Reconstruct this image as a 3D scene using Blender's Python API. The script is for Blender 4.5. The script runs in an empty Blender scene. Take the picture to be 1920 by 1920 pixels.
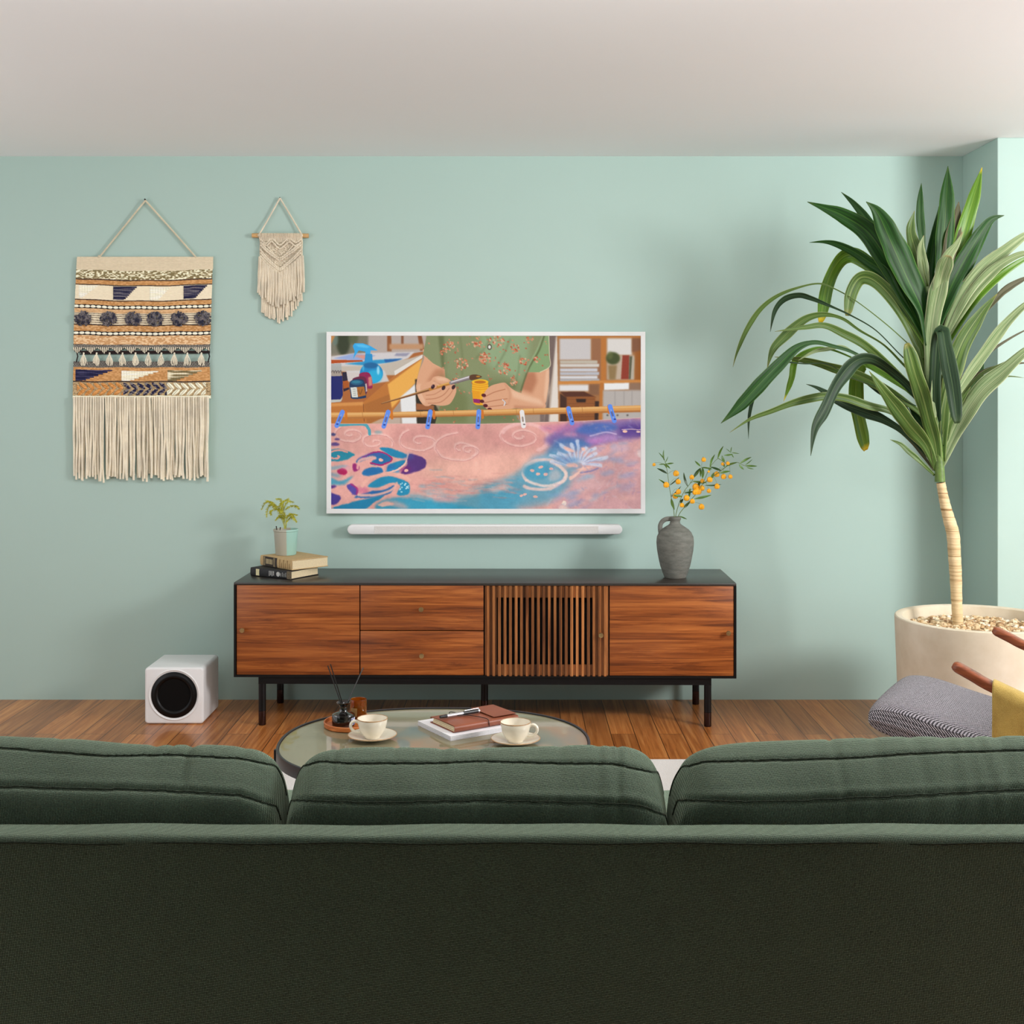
import bpy, bmesh, math, random
import numpy as np
from mathutils import Vector, Matrix
S = bpy.context.scene
COL = S.collection
# ------------------------------------------------------------------ camera
CH, CD, F = 1.40, 5.68, 2300.0         # eye height, distance to the back wall, focal length in px of a 1920 frame
cam = bpy.data.cameras.new('camera'); camo = bpy.data.objects.new('camera', cam); COL.objects.link(camo)
camo.location = (0, -CD, CH); camo.rotation_euler = (math.pi/2, 0, 0)
cam.sensor_width = 36; cam.lens = F/1920*36
cam.shift_x = -5/1920; cam.shift_y = -215/1920
cam.clip_start = 0.05
S.camera = camo
# ------------------------------------------------------------------ world, lights, exposure
W = bpy.data.worlds.new('world'); S.world = W; W.use_nodes = True
bg = W.node_tree.nodes['Background']
bg.inputs[0].default_value = (0.95, 0.97, 1.0, 1); bg.inputs[1].default_value = 0.86
def area(name, loc, target, sx, sy, power, col, spread=180):
    l = bpy.data.lights.new(name, 'AREA'); l.shape = 'RECTANGLE'; l.size = sx; l.size_y = sy
    l.energy = power; l.color = col; l.spread = math.radians(spread)
    o = bpy.data.objects.new(name, l); COL.objects.link(o); o.location = loc
    o.rotation_euler = (Vector(target)-Vector(loc)).to_track_quat('-Z', 'Y').to_euler()
    return o
area('window_light', (3.8, -3.15, 2.2), (0.0, -0.3, 0.8), 0.85, 0.75, 112, (1.0, 0.98, 0.975))
area('added_front_fill', (-0.2, -3.05, 2.44), (-0.2, 0.0, 0.7), 2.6, 0.5, 34, (1.0, 0.99, 0.99))  # added frontal fill out of view, not a fixture of the room
area('ceiling_bounce_right', (3.3, -2.6, 1.2), (1.0, -1.9, 2.6), 1.6, 1.2, 24, (1.0, 0.995, 1.0))
area('ceiling_bounce_left', (-3.2, -2.4, 1.2), (-0.8, -1.6, 2.6), 1.6, 1.2, 14, (1.0, 0.995, 1.0))
S.view_settings.view_transform = 'Standard'; S.view_settings.look = 'None'
S.view_settings.gamma = 1.0; S.view_settings.use_curve_mapping = False
S.view_settings.exposure = 0.06
# ------------------------------------------------------------------ helpers
rnd = random.Random(7)
def P(px, py, D):                       # a point at distance D from the eye
    return Vector(((px-965)*D/F, D-CD, CH-(py-745)*D/F))
def G(px, py, z):                       # the point at height z
    return P(px, py, F*(CH-z)/(py-745))
def L(c):                               # sRGB 0-255 -> linear
    r = []
    for v in c[:3]:
        v /= 255.0
        r.append(v/12.92 if v <= .04045 else ((v+.055)/1.055)**2.4)
    return tuple(r)
def tag(o, label=None, cat=None, group=None, kind=None):
    if label: o['label'] = label
    if cat: o['category'] = cat
    if group: o['group'] = group
    if kind: o['kind'] = kind
    return o
def empty(name, loc, label=None, cat=None, group=None, rz=0):
    o = bpy.data.objects.new(name, None); COL.objects.link(o); o.location = loc
    o.rotation_euler = (0, 0, rz); o.empty_display_size = .05
    tag(o, label, cat, group); return o
class MB:
    def __init__(s): s.v = []; s.f = []; s.uv = {}
    def add(s, vs, fs):
        n = len(s.v); s.v += [tuple(v) for v in vs]; s.f += [tuple(i+n for i in f) for f in fs]; return n
    def rbox(s, c, size, b=0.0, seg=2, M=None):
        bm = bmesh.new(); bmesh.ops.create_cube(bm, size=1)
        bmesh.ops.scale(bm, vec=size, verts=bm.verts)
        if b > 0: bmesh.ops.bevel(bm, geom=bm.edges[:], offset=b, segments=seg, affect='EDGES', profile=.5)
        T = Matrix.Translation(c) @ (M if M else Matrix.Identity(4))
        bm.verts.index_update()
        s.add([T @ v.co for v in bm.verts], [[v.index for v in f.verts] for f in bm.faces]); bm.free(); return s
    def box(s, x0, x1, y0, y1, z0, z1, b=0.0, seg=2):
        return s.rbox(((x0+x1)/2, (y0+y1)/2, (z0+z1)/2), (abs(x1-x0), abs(y1-y0), abs(z1-z0)), b, seg)
    def tube(s, pts, r, seg=8, caps=True, flat=1.0):
        pts = [Vector(p) for p in pts]; n = len(pts)
        rr = r if isinstance(r, (list, tuple)) else [r]*n
        T = []
        for i in range(n):
            d = pts[min(i+1, n-1)]-pts[max(i-1, 0)]
            T.append(d.normalized() if d.length > 1e-9 else Vector((0, 0, 1)))
        up = Vector((0, 0, 1)) if abs(T[0].z) < .9 else Vector((1, 0, 0))
        N = (up - T[0]*up.dot(T[0])).normalized(); vs = []
        for i in range(n):
            N = (N - T[i]*N.dot(T[i])); N = N.normalized() if N.length > 1e-6 else T[i].orthogonal().normalized()
            B = T[i].cross(N)
            for k in range(seg):
                a = 2*math.pi*k/seg
                vs.append(pts[i]+(N*math.cos(a)+B*math.sin(a)*flat)*rr[i])
        fs = [(i*seg+k, i*seg+(k+1) % seg, (i+1)*seg+(k+1) % seg, (i+1)*seg+k) for i in range(n-1) for k in range(seg)]
        if caps: fs += [tuple(range(seg-1, -1, -1)), tuple((n-1)*seg+k for k in range(seg))]
        s.add(vs, fs); return s
    def lathe(s, prof, c=(0, 0, 0), seg=48, M=None):
        vs = []; T = Matrix.Translation(c) @ (M if M else Matrix.Identity(4))
        for r, z in prof:
            for k in range(seg):
                a = 2*math.pi*k/seg; vs.append(T @ Vector((max(r, 1e-5)*math.cos(a), max(r, 1e-5)*math.sin(a), z)))
        n = len(prof)
        fs = [(i*seg+k, i*seg+(k+1) % seg, (i+1)*seg+(k+1) % seg, (i+1)*seg+k) for i in range(n-1) for k in range(seg)]
        if prof[0][0] < .0021: fs.append(tuple(range(seg-1, -1, -1)))
        if prof[-1][0] < .0021: fs.append(tuple((n-1)*seg+k for k in range(seg)))
        s.add(vs, fs); return s
    def sphere(s, c, r, seg=10, rings=7, sc=(1, 1, 1)):
        pr = [(math.sin(math.pi*i/rings), -math.cos(math.pi*i/rings)) for i in range(rings+1)]
        vs = []
        for a, z in pr:
            for k in range(seg):
                t = 2*math.pi*k/seg
                vs.append((c[0]+r*sc[0]*a*math.cos(t), c[1]+r*sc[1]*a*math.sin(t), c[2]+r*sc[2]*z))
        fs = [(i*seg+k, i*seg+(k+1) % seg, (i+1)*seg+(k+1) % seg, (i+1)*seg+k) for i in range(rings) for k in range(seg)]
        s.add(vs, fs); return s
    def build(s, name, mat, parent=None, smooth=True, ang=35, merge=False):
        me = bpy.data.meshes.new(name); me.from_pydata(s.v, [], s.f); me.update()
        if merge:
            bm = bmesh.new(); bm.from_mesh(me); bmesh.ops.remove_doubles(bm, verts=bm.verts, dist=1e-5); bm.to_mesh(me); bm.free()
        me.materials.append(mat)
        if smooth:
            me.shade_smooth(); me.set_sharp_from_angle(angle=math.radians(ang))
        o = bpy.data.objects.new(name, me); COL.objects.link(o)
        if parent: o.parent = parent
        return o
def catmull(pts, n=6):
    pts = [Vector(p) for p in pts]
    if len(pts) < 3:
        return [pts[0].lerp(pts[-1], i/n) for i in range(n+1)]
    out = []; m = len(pts)
    for i in range(m-1):
        p0 = pts[max(i-1, 0)]; p1 = pts[i]; p2 = pts[i+1]; p3 = pts[min(i+2, m-1)]
        for k in range(n):
            t = k/n
            out.append(.5*((2*p1)+(p2-p0)*t+(2*p0-5*p1+4*p2-p3)*t*t+(3*p1-p0-3*p2+p3)*t**3))
    out.append(pts[-1]); return out
# ---- materials
class NT:
    def __init__(s, name):
        s.m = bpy.data.materials.new(name); s.m.use_nodes = True; s.t = s.m.node_tree
        s.b = s.t.nodes['Principled BSDF']
    def n(s, typ, **kw):
        o = s.t.nodes.new(typ)
        for k, v in kw.items():
            if k.startswith('i_'):
                key = k[2:]; key = int(key) if key.isdigit() else key
                o.inputs[key].default_value = v
            else: setattr(o, k, v)
        return o
    def l(s, a, b): s.t.links.new(a, b)
    def coord(s, scale=(1, 1, 1), kind='Object', rot=(0, 0, 0)):
        c = s.n('ShaderNodeTexCoord'); m = s.n('ShaderNodeMapping'); m.inputs['Scale'].default_value = scale
        m.inputs['Rotation'].default_value = rot; s.l(c.outputs[kind], m.inputs[0]); return m.outputs[0]
    def noise(s, vec, scale=5, detail=4, rough=.5, dist=0):
        o = s.n('ShaderNodeTexNoise'); o.inputs['Scale'].default_value = scale; o.inputs['Detail'].default_value = detail
        o.inputs['Roughness'].default_value = rough; o.inputs['Distortion'].default_value = dist
        if vec is not None: s.l(vec, o.inputs['Vector'])
        return o
    def ramp(s, fac, stops):
        r = s.n('ShaderNodeValToRGB'); e = r.color_ramp.elements
        while len(e) < len(stops): e.new(.5)
        for x, (p, c) in zip(e, stops): x.position = p; x.color = (*c[:3], 1)
        s.l(fac, r.inputs[0]); return r.outputs[0]
    def mix(s, fac, a, b, mode='MIX'):
        o = s.n('ShaderNodeMix', data_type='RGBA', blend_type=mode)
        for sock, v in ((o.inputs[0], fac), (o.inputs[6], a), (o.inputs[7], b)):
            if isinstance(v, (int, float)): sock.default_value = v
            elif isinstance(v, tuple): sock.default_value = (*v[:3], 1)
            else: s.l(v, sock)
        return o.outputs[2]
    def math(s, op, a, b=0.0, c=None):
        o = s.n('ShaderNodeMath', operation=op)
        for i, v in enumerate([a, b] + ([c] if c is not None else [])):
            if isinstance(v, (int, float)): o.inputs[i].default_value = v
            else: s.l(v, o.inputs[i])
        return o.outputs[0]
    def bump(s, h, strength=.3, dist=.002):
        b = s.n('ShaderNodeBump'); b.inputs['Strength'].default_value = strength; b.inputs['Distance'].default_value = dist
        s.l(h, b.inputs['Height']); s.l(b.outputs[0], s.b.inputs['Normal']); return b
    def set(s, **kw):
        for k, v in kw.items():
            k = {'base': 'Base Color', 'rough': 'Roughness', 'metal': 'Metallic', 'spec': 'Specular IOR Level', 'ior': 'IOR',
                 'sheen': 'Sheen Weight', 'coat': 'Coat Weight', 'trans': 'Transmission Weight', 'coatr': 'Coat Roughness',
                 'sheenr': 'Sheen Roughness', 'sub': 'Subsurface Weight', 'alpha': 'Alpha'}[k]
            i = s.b.inputs[k]
            if hasattr(v, 'is_linked'): s.l(v, i)
            elif isinstance(v, tuple): i.default_value = (*v[:3], 1)
            else: i.default_value = v
        return s
def plain(name, c, rough=.5, var=.06, nscale=40, bump=0.0, **kw):
    t = NT(name); v = t.coord(); n = t.noise(v, nscale, 3)
    c = L(c); d = tuple(x*(1-var*2) for x in c); u = tuple(min(1, x*(1+var)) for x in c)
    t.set(base=t.ramp(n.outputs[0], [(.3, d), (.7, u)]), rough=rough, **kw)
    if bump: t.bump(n.outputs[0], bump, .001)
    return t.m
def wood(name, dark, mid, light, scale=1.0, axis='X', rough=.38, strips=None):
    t = NT(name)
    sc = {'X': (1.1, 8, 22), 'Z': (20, 8, 1.0), 'Y': (22, 1.1, 8)}[axis]
    v = t.coord(tuple(a*scale for a in sc))
    n1 = t.noise(v, 1.1, 2, .5, .6)
    n2 = t.noise(v, 1.6, 5, .62, 1.4)
    v2 = t.coord(tuple(a*scale*(7 if a > 5 else 2.5) for a in sc)); n3 = t.noise(v2, 1.4, 4, .6, .3)
    f = t.math('ADD', t.math('MULTIPLY', n1.outputs[0], .34), t.math('ADD', t.math('MULTIPLY', n2.outputs[0], .40), t.math('MULTIPLY', n3.outputs[0], .36)))
    c = t.ramp(f, [(.36, L(dark)), (.53, L(mid)), (.74, L(light))])
    line = t.ramp(n2.outputs[0], [(.38, (.45, .4, .36)), (.45, (1, 1, 1)), (.485, (.72, .68, .62)), (.51, (1, 1, 1))])
    c = t.mix(.45, c, line, 'MULTIPLY')
    if strips:
        o = t.n('ShaderNodeTexCoord'); sp = t.n('ShaderNodeSeparateXYZ'); t.l(o.outputs['Object'], sp.inputs[0])
        fl = t.math('FLOOR', t.math('MULTIPLY', t.math('ADD', sp.outputs[0], strips[1]), 1/strips[0]))
        wn = t.n('ShaderNodeTexWhiteNoise', noise_dimensions='1D'); t.l(fl, wn.inputs['W'])
        c = t.mix(1.0, c, t.ramp(wn.outputs[0], [(0, (.42, .38, .35)), (1, (1.35, 1.3, 1.2))]), 'MULTIPLY')
    t.set(base=c, rough=rough, spec=.45); t.bump(n3.outputs[0], .12, .0008); return t.m
def fabric(name, c1, c2, scale=420, sheen=.6, bump=.5, fuzz=(.6, .65, .5), weave=0.0):
    t = NT(name); v = t.coord()
    n = t.noise(v, scale, 2, .7); b = t.noise(v, 14, 4, .6); w = t.n('ShaderNodeTexVoronoi'); w.inputs['Scale'].default_value = scale*.7; t.l(v, w.inputs['Vector'])
    c = t.ramp(n.outputs[0], [(.32, L(c1)), (.68, L(c2))])
    c = t.mix(.5, c, t.ramp(b.outputs[0], [(.3, (.62, .62, .62)), (.7, (1.15, 1.15, 1.12))]), 'MULTIPLY')
    t.set(base=c, rough=.92, spec=.12, sheen=sheen, sheenr=.5)
    t.b.inputs['Sheen Tint'].default_value = (*fuzz, 1)
    h = t.math('ADD', n.outputs[0], w.outputs['Distance'])
    if weave:
        s = t.n('ShaderNodeSeparateXYZ'); t.l(v, s.inputs[0]); K = 2*math.pi/weave; yz = t.math('ADD', s.outputs[1], s.outputs[2])
        a = t.math('SINE', t.math('MULTIPLY', t.math('ADD', s.outputs[0], yz), K)); b2 = t.math('SINE', t.math('MULTIPLY', t.math('SUBTRACT', s.outputs[0], yz), K*.8))
        g = t.math('ADD', t.math('MULTIPLY', t.math('MULTIPLY', a, b2), .5), .5); h = t.math('ADD', t.math('MULTIPLY', h, .45), g)
        c = t.mix(.55, c, t.ramp(t.math('ADD', t.math('MULTIPLY', g, .5), t.math('MULTIPLY', n.outputs[0], .5)), [(.3, (.5, .5, .5)), (.75, (1.5, 1.5, 1.45))]), 'MULTIPLY'); t.set(base=c)
    t.bump(h, bump, .002); return t.m
def vcol(name, rough=.85, emit=0.0, bump=None, sheen=.05):
    t = NT(name); a = t.n('ShaderNodeVertexColor', layer_name='Col')
    if emit:
        t.set(base=(.012, .012, .012), rough=.55, spec=.25); t.l(a.outputs[0], t.b.inputs['Emission Color']); t.b.inputs['Emission Strength'].default_value = emit
    else:
        t.set(base=a.outputs[0], rough=rough, spec=.15, sheen=sheen)
    if bump: t.bump(t.noise(t.coord(), bump, 3).outputs[0], .4, .001)
    return t.m
def grid_mesh(name, X, Y, Z, C, mat, parent=None, mask=None):
    """X,Y,Z: (h,w) arrays of vertex positions, C: (h,w,3) linear colours, mask: (h-1,w-1) faces kept"""
    h, w = X.shape; idx = np.arange(h*w).reshape(h, w)
    q = np.stack([idx[:-1, :-1], idx[1:, :-1], idx[1:, 1:], idx[:-1, 1:]], -1).reshape(-1, 4)
    if mask is not None: q = q[mask.reshape(-1)]
    co = np.stack([X, Y, Z], -1).reshape(-1, 3).astype(np.float32); c3 = C.reshape(-1, 3)
    if mask is not None:
        used = np.unique(q); remap = np.zeros(h*w, np.int64); remap[used] = np.arange(len(used)); q = remap[q]; co = co[used]; c3 = c3[used]
    me = bpy.data.meshes.new(name); nv, nf = len(co), len(q)
    me.vertices.add(nv); me.vertices.foreach_set('co', co.ravel())
    me.loops.add(nf*4); me.loops.foreach_set('vertex_index', q.astype(np.int32).ravel())
    me.polygons.add(nf); me.polygons.foreach_set('loop_start', (np.arange(nf)*4).astype(np.int32))
    me.update(calc_edges=True)
    at = me.color_attributes.new('Col', 'FLOAT_COLOR', 'POINT')
    at.data.foreach_set('color', np.concatenate([c3, np.ones((nv, 1))], 1).astype(np.float32).ravel())
    me.materials.append(mat); me.shade_smooth(); me.validate()
    o = bpy.data.objects.new(name, me); COL.objects.link(o)
    if parent: o.parent = parent
    return o
def lin(a):
    a = np.clip(a/255.0, 0, 1); return np.where(a <= .04045, a/12.92, ((a+.055)/1.055)**2.4)
def vnoise(h, w, cy, cx, seed=0):
    r = np.random.RandomState(seed); g = r.rand(cy+2, cx+2)
    y = np.linspace(0, cy, h); x = np.linspace(0, cx, w); yi = y.astype(int); xi = x.astype(int)
    fy = (y-yi)[:, None]; fx = (x-xi)[None, :]; fy = fy*fy*(3-2*fy); fx = fx*fx*(3-2*fx)
    a = g[np.ix_(yi, xi)]; b = g[np.ix_(yi, xi+1)]; c = g[np.ix_(yi+1, xi)]; d = g[np.ix_(yi+1, xi+1)]
    return (a*(1-fx)+b*fx)*(1-fy)+(c*(1-fx)+d*fx)*fy
# ------------------------------------------------------------------ setting
HC = 2.516
def paint(name, c):
    t = NT(name); n = t.noise(t.coord(), 180, 3); big = t.noise(t.coord(), 1.2, 2)
    c = L(c); t.set(base=t.ramp(big.outputs[0], [(.3, tuple(x*.985 for x in c)), (.7, c)]), rough=.82, spec=.25)
    t.bump(n.outputs[0], .05, .0008); return t.m
m_wall = paint('mint_wall_paint', (176, 201, 193))
m_ceil = paint('white_ceiling_paint', (246, 250, 252))
def floor_mat():
    t = NT('oak_plank_floor')
    v = t.coord((1, 1, 1), rot=(0, 0, math.pi/2)); br = t.n('ShaderNodeTexBrick', offset=.37, offset_frequency=2, squash=1)
    t.l(v, br.inputs['Vector'])
    for k, x in (('Scale', 1), ('Mortar Size', .0016), ('Mortar Smooth', .1), ('Bias', 0), ('Brick Width', .92), ('Row Height', .1)): br.inputs[k].default_value = x
    br.inputs['Color1'].default_value = (0, 0, 0, 1); br.inputs['Color2'].default_value = (1, 1, 1, 1); br.inputs['Mortar'].default_value = (.5, .5, .5, 1)
    # grain offset per plank
    c = t.n('ShaderNodeTexCoord'); va = t.n('ShaderNodeVectorMath', operation='MULTIPLY_ADD'); t.l(br.outputs['Color'], va.inputs[0]); va.inputs[1].default_value = (3, 7, 5); t.l(c.outputs['Object'], va.inputs[2])
    mp = t.n('ShaderNodeMapping'); mp.inputs['Scale'].default_value = (38, 1.6, 1); t.l(va.outputs[0], mp.inputs[0])
    n = t.noise(mp.outputs[0], 1.2, 6, .62, 1.2)
    mp2 = t.n('ShaderNodeMapping'); mp2.inputs['Scale'].default_value = (150, 3, 1); t.l(va.outputs[0], mp2.inputs[0])
    n2 = t.noise(mp2.outputs[0], 1, 3, .5)
    f = t.math('ADD', t.math('MULTIPLY', n.outputs[0], .8), t.math('MULTIPLY', n2.outputs[0], .2))
    col = t.ramp(f, [(.30, L((124, 68, 28))), (.5, L((178, 110, 54))), (.72, L((212, 150, 88)))])
    tone = t.ramp(br.outputs['Color'], [(0, (.74, .71, .68)), (1, (1.18, 1.16, 1.12))])
    col = t.mix(1.0, col, tone, 'MULTIPLY'); col = t.mix(br.outputs['Fac'], col, L((58, 28, 10)))
    t.set(base=col, rough=.33, spec=.5, coat=.15)
    t.bump(t.math('SUBTRACT', t.math('MULTIPLY', n2.outputs[0], .3), br.outputs['Fac']), .25, .001); return t.m
m_floor = floor_mat()
b = MB(); b.box(-4.2, 4.7, -8.1, .1, -.06, 0); tag(b.build('floor', m_floor, None, False), kind='structure')
b = MB(); b.box(-4.2, 4.7, 0, .1, 0, HC); tag(b.build('wall_back', m_wall, None, False), kind='structure')
b = MB(); b.box(2.074, 4.7, -.41, 0, 0, HC, .004); tag(b.build('wall_right', m_wall, None, False), kind='structure')
b = MB(); b.box(-4.2, 4.7, -8.1, -8.0, 0, HC); tag(b.build('wall_front', m_wall, None, False), kind='structure')
b = MB(); b.box(-4.2, 4.7, -8.1, .1, HC, HC+.08); tag(b.build('ceiling', m_ceil, None, False), kind='structure')
# rug
def rug_mat():
    t = NT('white_wool_rug'); v = t.coord(); n = t.noise(v, 260, 3, .7)
    t.set(base=t.ramp(n.outputs[0], [(.3, L((205, 200, 195))), (.7, L((238, 234, 230)))]), rough=.95, sheen=.3, spec=.1); t.bump(n.outputs[0], .6, .003); return t.m
b = MB(); b.box(-1.38, .95, -3.3, G(1250, 1423, 0.012).y, 0.0005, .012, .004)
tag(b.build('rug', rug_mat()), 'white woven rug lying under the coffee table on the wood floor', 'rug')
# ------------------------------------------------------------------ sideboard
m_black = plain('matte_black_lacquer', (13, 12, 13), .42, .1, 30, spec=.25)
def top_mat():
    t = NT('black_stained_oak_top'); n = t.noise(t.coord((2, 30, 8)), 2, 5, .6, .4)
    t.set(base=t.ramp(n.outputs[0], [(.3, L((30, 25, 21))), (.7, L((50, 43, 37)))]), rough=.36, spec=.6, coat=.25, coatr=.35); t.bump(n.outputs[0], .1, .0006); return t.m
m_top = top_mat()
m_wal = wood('walnut_veneer', (80, 36, 14), (140, 74, 29), (192, 116, 55), 1.0, 'X')
m_slat = wood('walnut_slats', (84, 46, 22), (146, 92, 50), (190, 130, 78), 1.0, 'Z', strips=(.0236/2, .5))
m_brass = plain('antique_brass', (186, 156, 108), .32, .1, 60, metal=.85)
m_void = plain('dark_cabinet_interior', (14, 11, 10), .8)
k = 441.5; cx0 = 908.3
def lx(px): return (px-cx0)/k
def lz(py): return CH-(py-745)/k
cabY = -.47
cab = empty('sideboard', ((cx0-965)*(CD+cabY)/F, cabY, 0), 'long low walnut sideboard with black frame and slatted door below the television', 'sideboard', rz=math.radians(-.75))
dep = .435
XL, XR, ZT, ZB = -1.068, 1.068, lz(1093), lz(1271)
t_ = .0095
b = MB(); b.box(XL, XR, 0, dep, ZT-.011, ZT, .0015); top = b.build('cabinet_top', m_top, cab)
b = MB()
b.box(XL, XL+t_, 0, dep, ZB, ZT-.011); b.box(XR-t_, XR, 0, dep, ZB, ZT-.011); b.box(XL+t_, XR-t_, 0, dep, ZB, ZB+t_)
b.box(XL+t_, XR-t_, dep-.012, dep-.002, ZB+t_, ZT-.011)
for px in (674, 907.8, 1141.5): b.box(lx(px)-.006, lx(px)+.006, .024, dep-.012, ZB+t_, ZT-.011)
b.build('case', m_black, cab, ang=20)
def knob(parent, x, z):
    b = MB(); R = Matrix.Rotation(math.pi/2, 4, 'X')
    b.lathe([(0.001, 0), (.0045, .0005), (.0045, .012), (.0095, .014), (.0105, .017), (.0105, .022), (.0095, .024), (.001, .0245)], (x, .004, z), 24, R)
    o = b.build('knob', m_brass, parent); o['label'] = 'small round brass knob'; return o
def front(name, px0, px1, py0, py1, kx, ky, mat=m_wal):
    b = MB(); b.box(lx(px0)+.0012, lx(px1)-.0012, .0035, .0225, lz(py1)+.001, lz(py0)-.001, .001)
    o = b.build(name, mat, cab); knob(o, lx(kx), lz(ky)); return o
front('door', 441.5, 673.6, 1098, 1267, 454, 1182); front('door', 1142.5, 1375.6, 1098, 1267, 1364, 1185)
front('drawer', 674.6, 907, 1098, 1182.6, 790, 1142); front('drawer', 674.6, 907, 1183.6, 1267, 791, 1229)
# slatted door
x0, x1 = lx(908.6)+.001, lx(1141.2)-.001; zt, zb = lz(1098)-.001, lz(1268)+.001; s0, s1 = lz(1121), lz(1247)
b = MB(); b.box(x0, x1, .010, .0225, s0, zt); b.box(x0, x1, .010, .0225, zb, s1)
pit = .0236; ns = 22; off = (x1-x0-ns*pit+.0118)/2
b.box(x0, x0+.05, .010, .0225, s1, s0); b.box(x1-.055, x1, .010, .0225, s1, s0)
for i in range(ns): 
    xx = x0+off+i*pit
    b.box(xx, xx+.0118, -.004, .011, zb, zt, .0012, 1)
sd = b.build('slatted_door', m_slat, cab, ang=20); knob(sd, lx(1126), lz(1189)); sd['label'] = 'slatted walnut door with dark gaps between vertical slats'
for ch in sd.children: ch.location.y = -.006
b = MB(); b.box(x0+.004, x1-.004, .05, .054, zb, zt); b.build('inner_panel', m_void, cab)
# base
rz0, rz1 = lz(1285), ZB
b = MB(); LX0, LX1 = lx(488.5), lx(1327.5); fy, by = .022+.0, .40
for yy in (fy, by): b.box(LX0-.014, LX1+.014, yy-.012, yy+.012, rz0+.001, rz1-.0003)
for xx in (LX0, LX1, lx(905)): b.box(xx-.012, xx+.012, fy+.012, by-.012, rz0+.001, rz1-.0003)
b.build('base_frame', m_black, cab, ang=20)
m_gun = plain('smoked_bronze_sleeve', (58, 40, 36), .22, .1, 30, metal=.7)
for (xx, yy) in ((LX0, fy), (LX1, fy), (LX0, by), (LX1, by), (lx(905), fy+.19)):
    b = MB(); b.lathe([(.001, rz0+.0008), (.0155, rz0+.0008), (.0155, 0.062), (.0135, .0615), (.001, .0615)], (xx, yy, 0), 28)
    lg = b.build('leg', m_black, cab)
    b = MB(); b.lathe([(.001, .0612), (.0158, .0612), (.0158, .003), (.0145, .0006), (.001, .0006)], (xx, yy, 0), 28)
    fo = b.build('foot_sleeve', m_gun, lg); fo['label'] = 'shiny bronze foot sleeve'

# ------------------------------------------------------------------ television
m_white = plain('satin_white_plastic', (233, 234, 234), .4, .01, 20)
tvD = CD-.034
A = P(612, 963, tvD); B = P(1210, 622, tvD); Ai = P(620.3, 954.3, tvD); Bi = P(1201.6, 629.6, tvD)
tv = empty('television', (0, -.001, A.z), 'flat television in a slim white frame showing a painting scene, hung on the wall', 'television')
b = MB(); y0, y1 = tvD-CD, -.002; zz = A.z
for (xa, xb, za, zb_) in ((A.x, B.x, Bi.z, B.z), (A.x, B.x, A.z, Ai.z), (A.x, Ai.x, Ai.z, Bi.z), (Bi.x, B.x, Ai.z, Bi.z)):
    b.box(xa, xb, y0+.001, y1+.001, za-zz, zb_-zz, .0008, 1)
b.build('frame', m_white, tv, ang=20)
b = MB(); b.box(Ai.x, Bi.x, -.018, -.002, Ai.z-zz, Bi.z-zz); b.build('back_panel', m_black, tv, False)
# soundbar
sb = empty('soundbar', (0, 0, P(900, 1002, CD-.05).z), 'thin white soundbar with rounded ends mounted below the television', 'soundbar')
D_ = CD-.055; pa = P(651, 1002, D_); pb = P(1167, 984, D_); R_ = (pb.z-pa.z)/2
def stad(b, xa, xb, r, y0, y1, zc, bev=.004):
    ring = []
    for i in range(25): a = math.pi/2+math.pi*i/24; ring.append((xa+r+r*math.cos(a), zc+r*math.sin(a)))
    for i in range(25): a = -math.pi/2+math.pi*i/24; ring.append((xb-r+r*math.cos(a), zc+r*math.sin(a)))
    n = len(ring); mx = (xa+xb)/2; vs = []
    lev = [(y1, 0), (y0+bev, 0), (y0+bev*.35, bev*.35), (y0, bev)]
    for (yy, ins) in lev:
        for (x, z) in ring:
            d = Vector((x-(xa+r if x < mx else xb-r), z-zc)); d.normalize(); vs.append((x-d.x*ins, yy, z-d.y*ins))
    fs = [(j*n+i, j*n+(i+1) % n, (j+1)*n+(i+1) % n, (j+1)*n+i) for j in range(len(lev)-1) for i in range(n)]
    fs += [tuple(range(n-1, -1, -1)), tuple((len(lev)-1)*n+i for i in range(n))]; b.add(vs, fs)
b = MB(); stad(b, pa.x, pb.x, R_, -.055, -.001, R_, .004); b.build('body', m_white, sb)
def mesh_fab():
    t = NT('white_grille_cloth'); v = t.coord(); w = t.n('ShaderNodeTexVoronoi'); w.inputs['Scale'].default_value = 500; t.l(v, w.inputs['Vector'])
    t.set(base=t.ramp(w.outputs['Distance'], [(.0, L((190, 188, 184))), (.5, L((222, 220, 216)))]), rough=.8); t.bump(w.outputs['Distance'], .4, .001); return t.m
b = MB(); ga = P(702, 999, D_); gb = P(1122, 987.5, D_); b.box(ga.x, gb.x, -.0562, -.054, .0055, 2*R_-.0055, .0006, 1); b.build('grille', mesh_fab(), sb)

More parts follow.
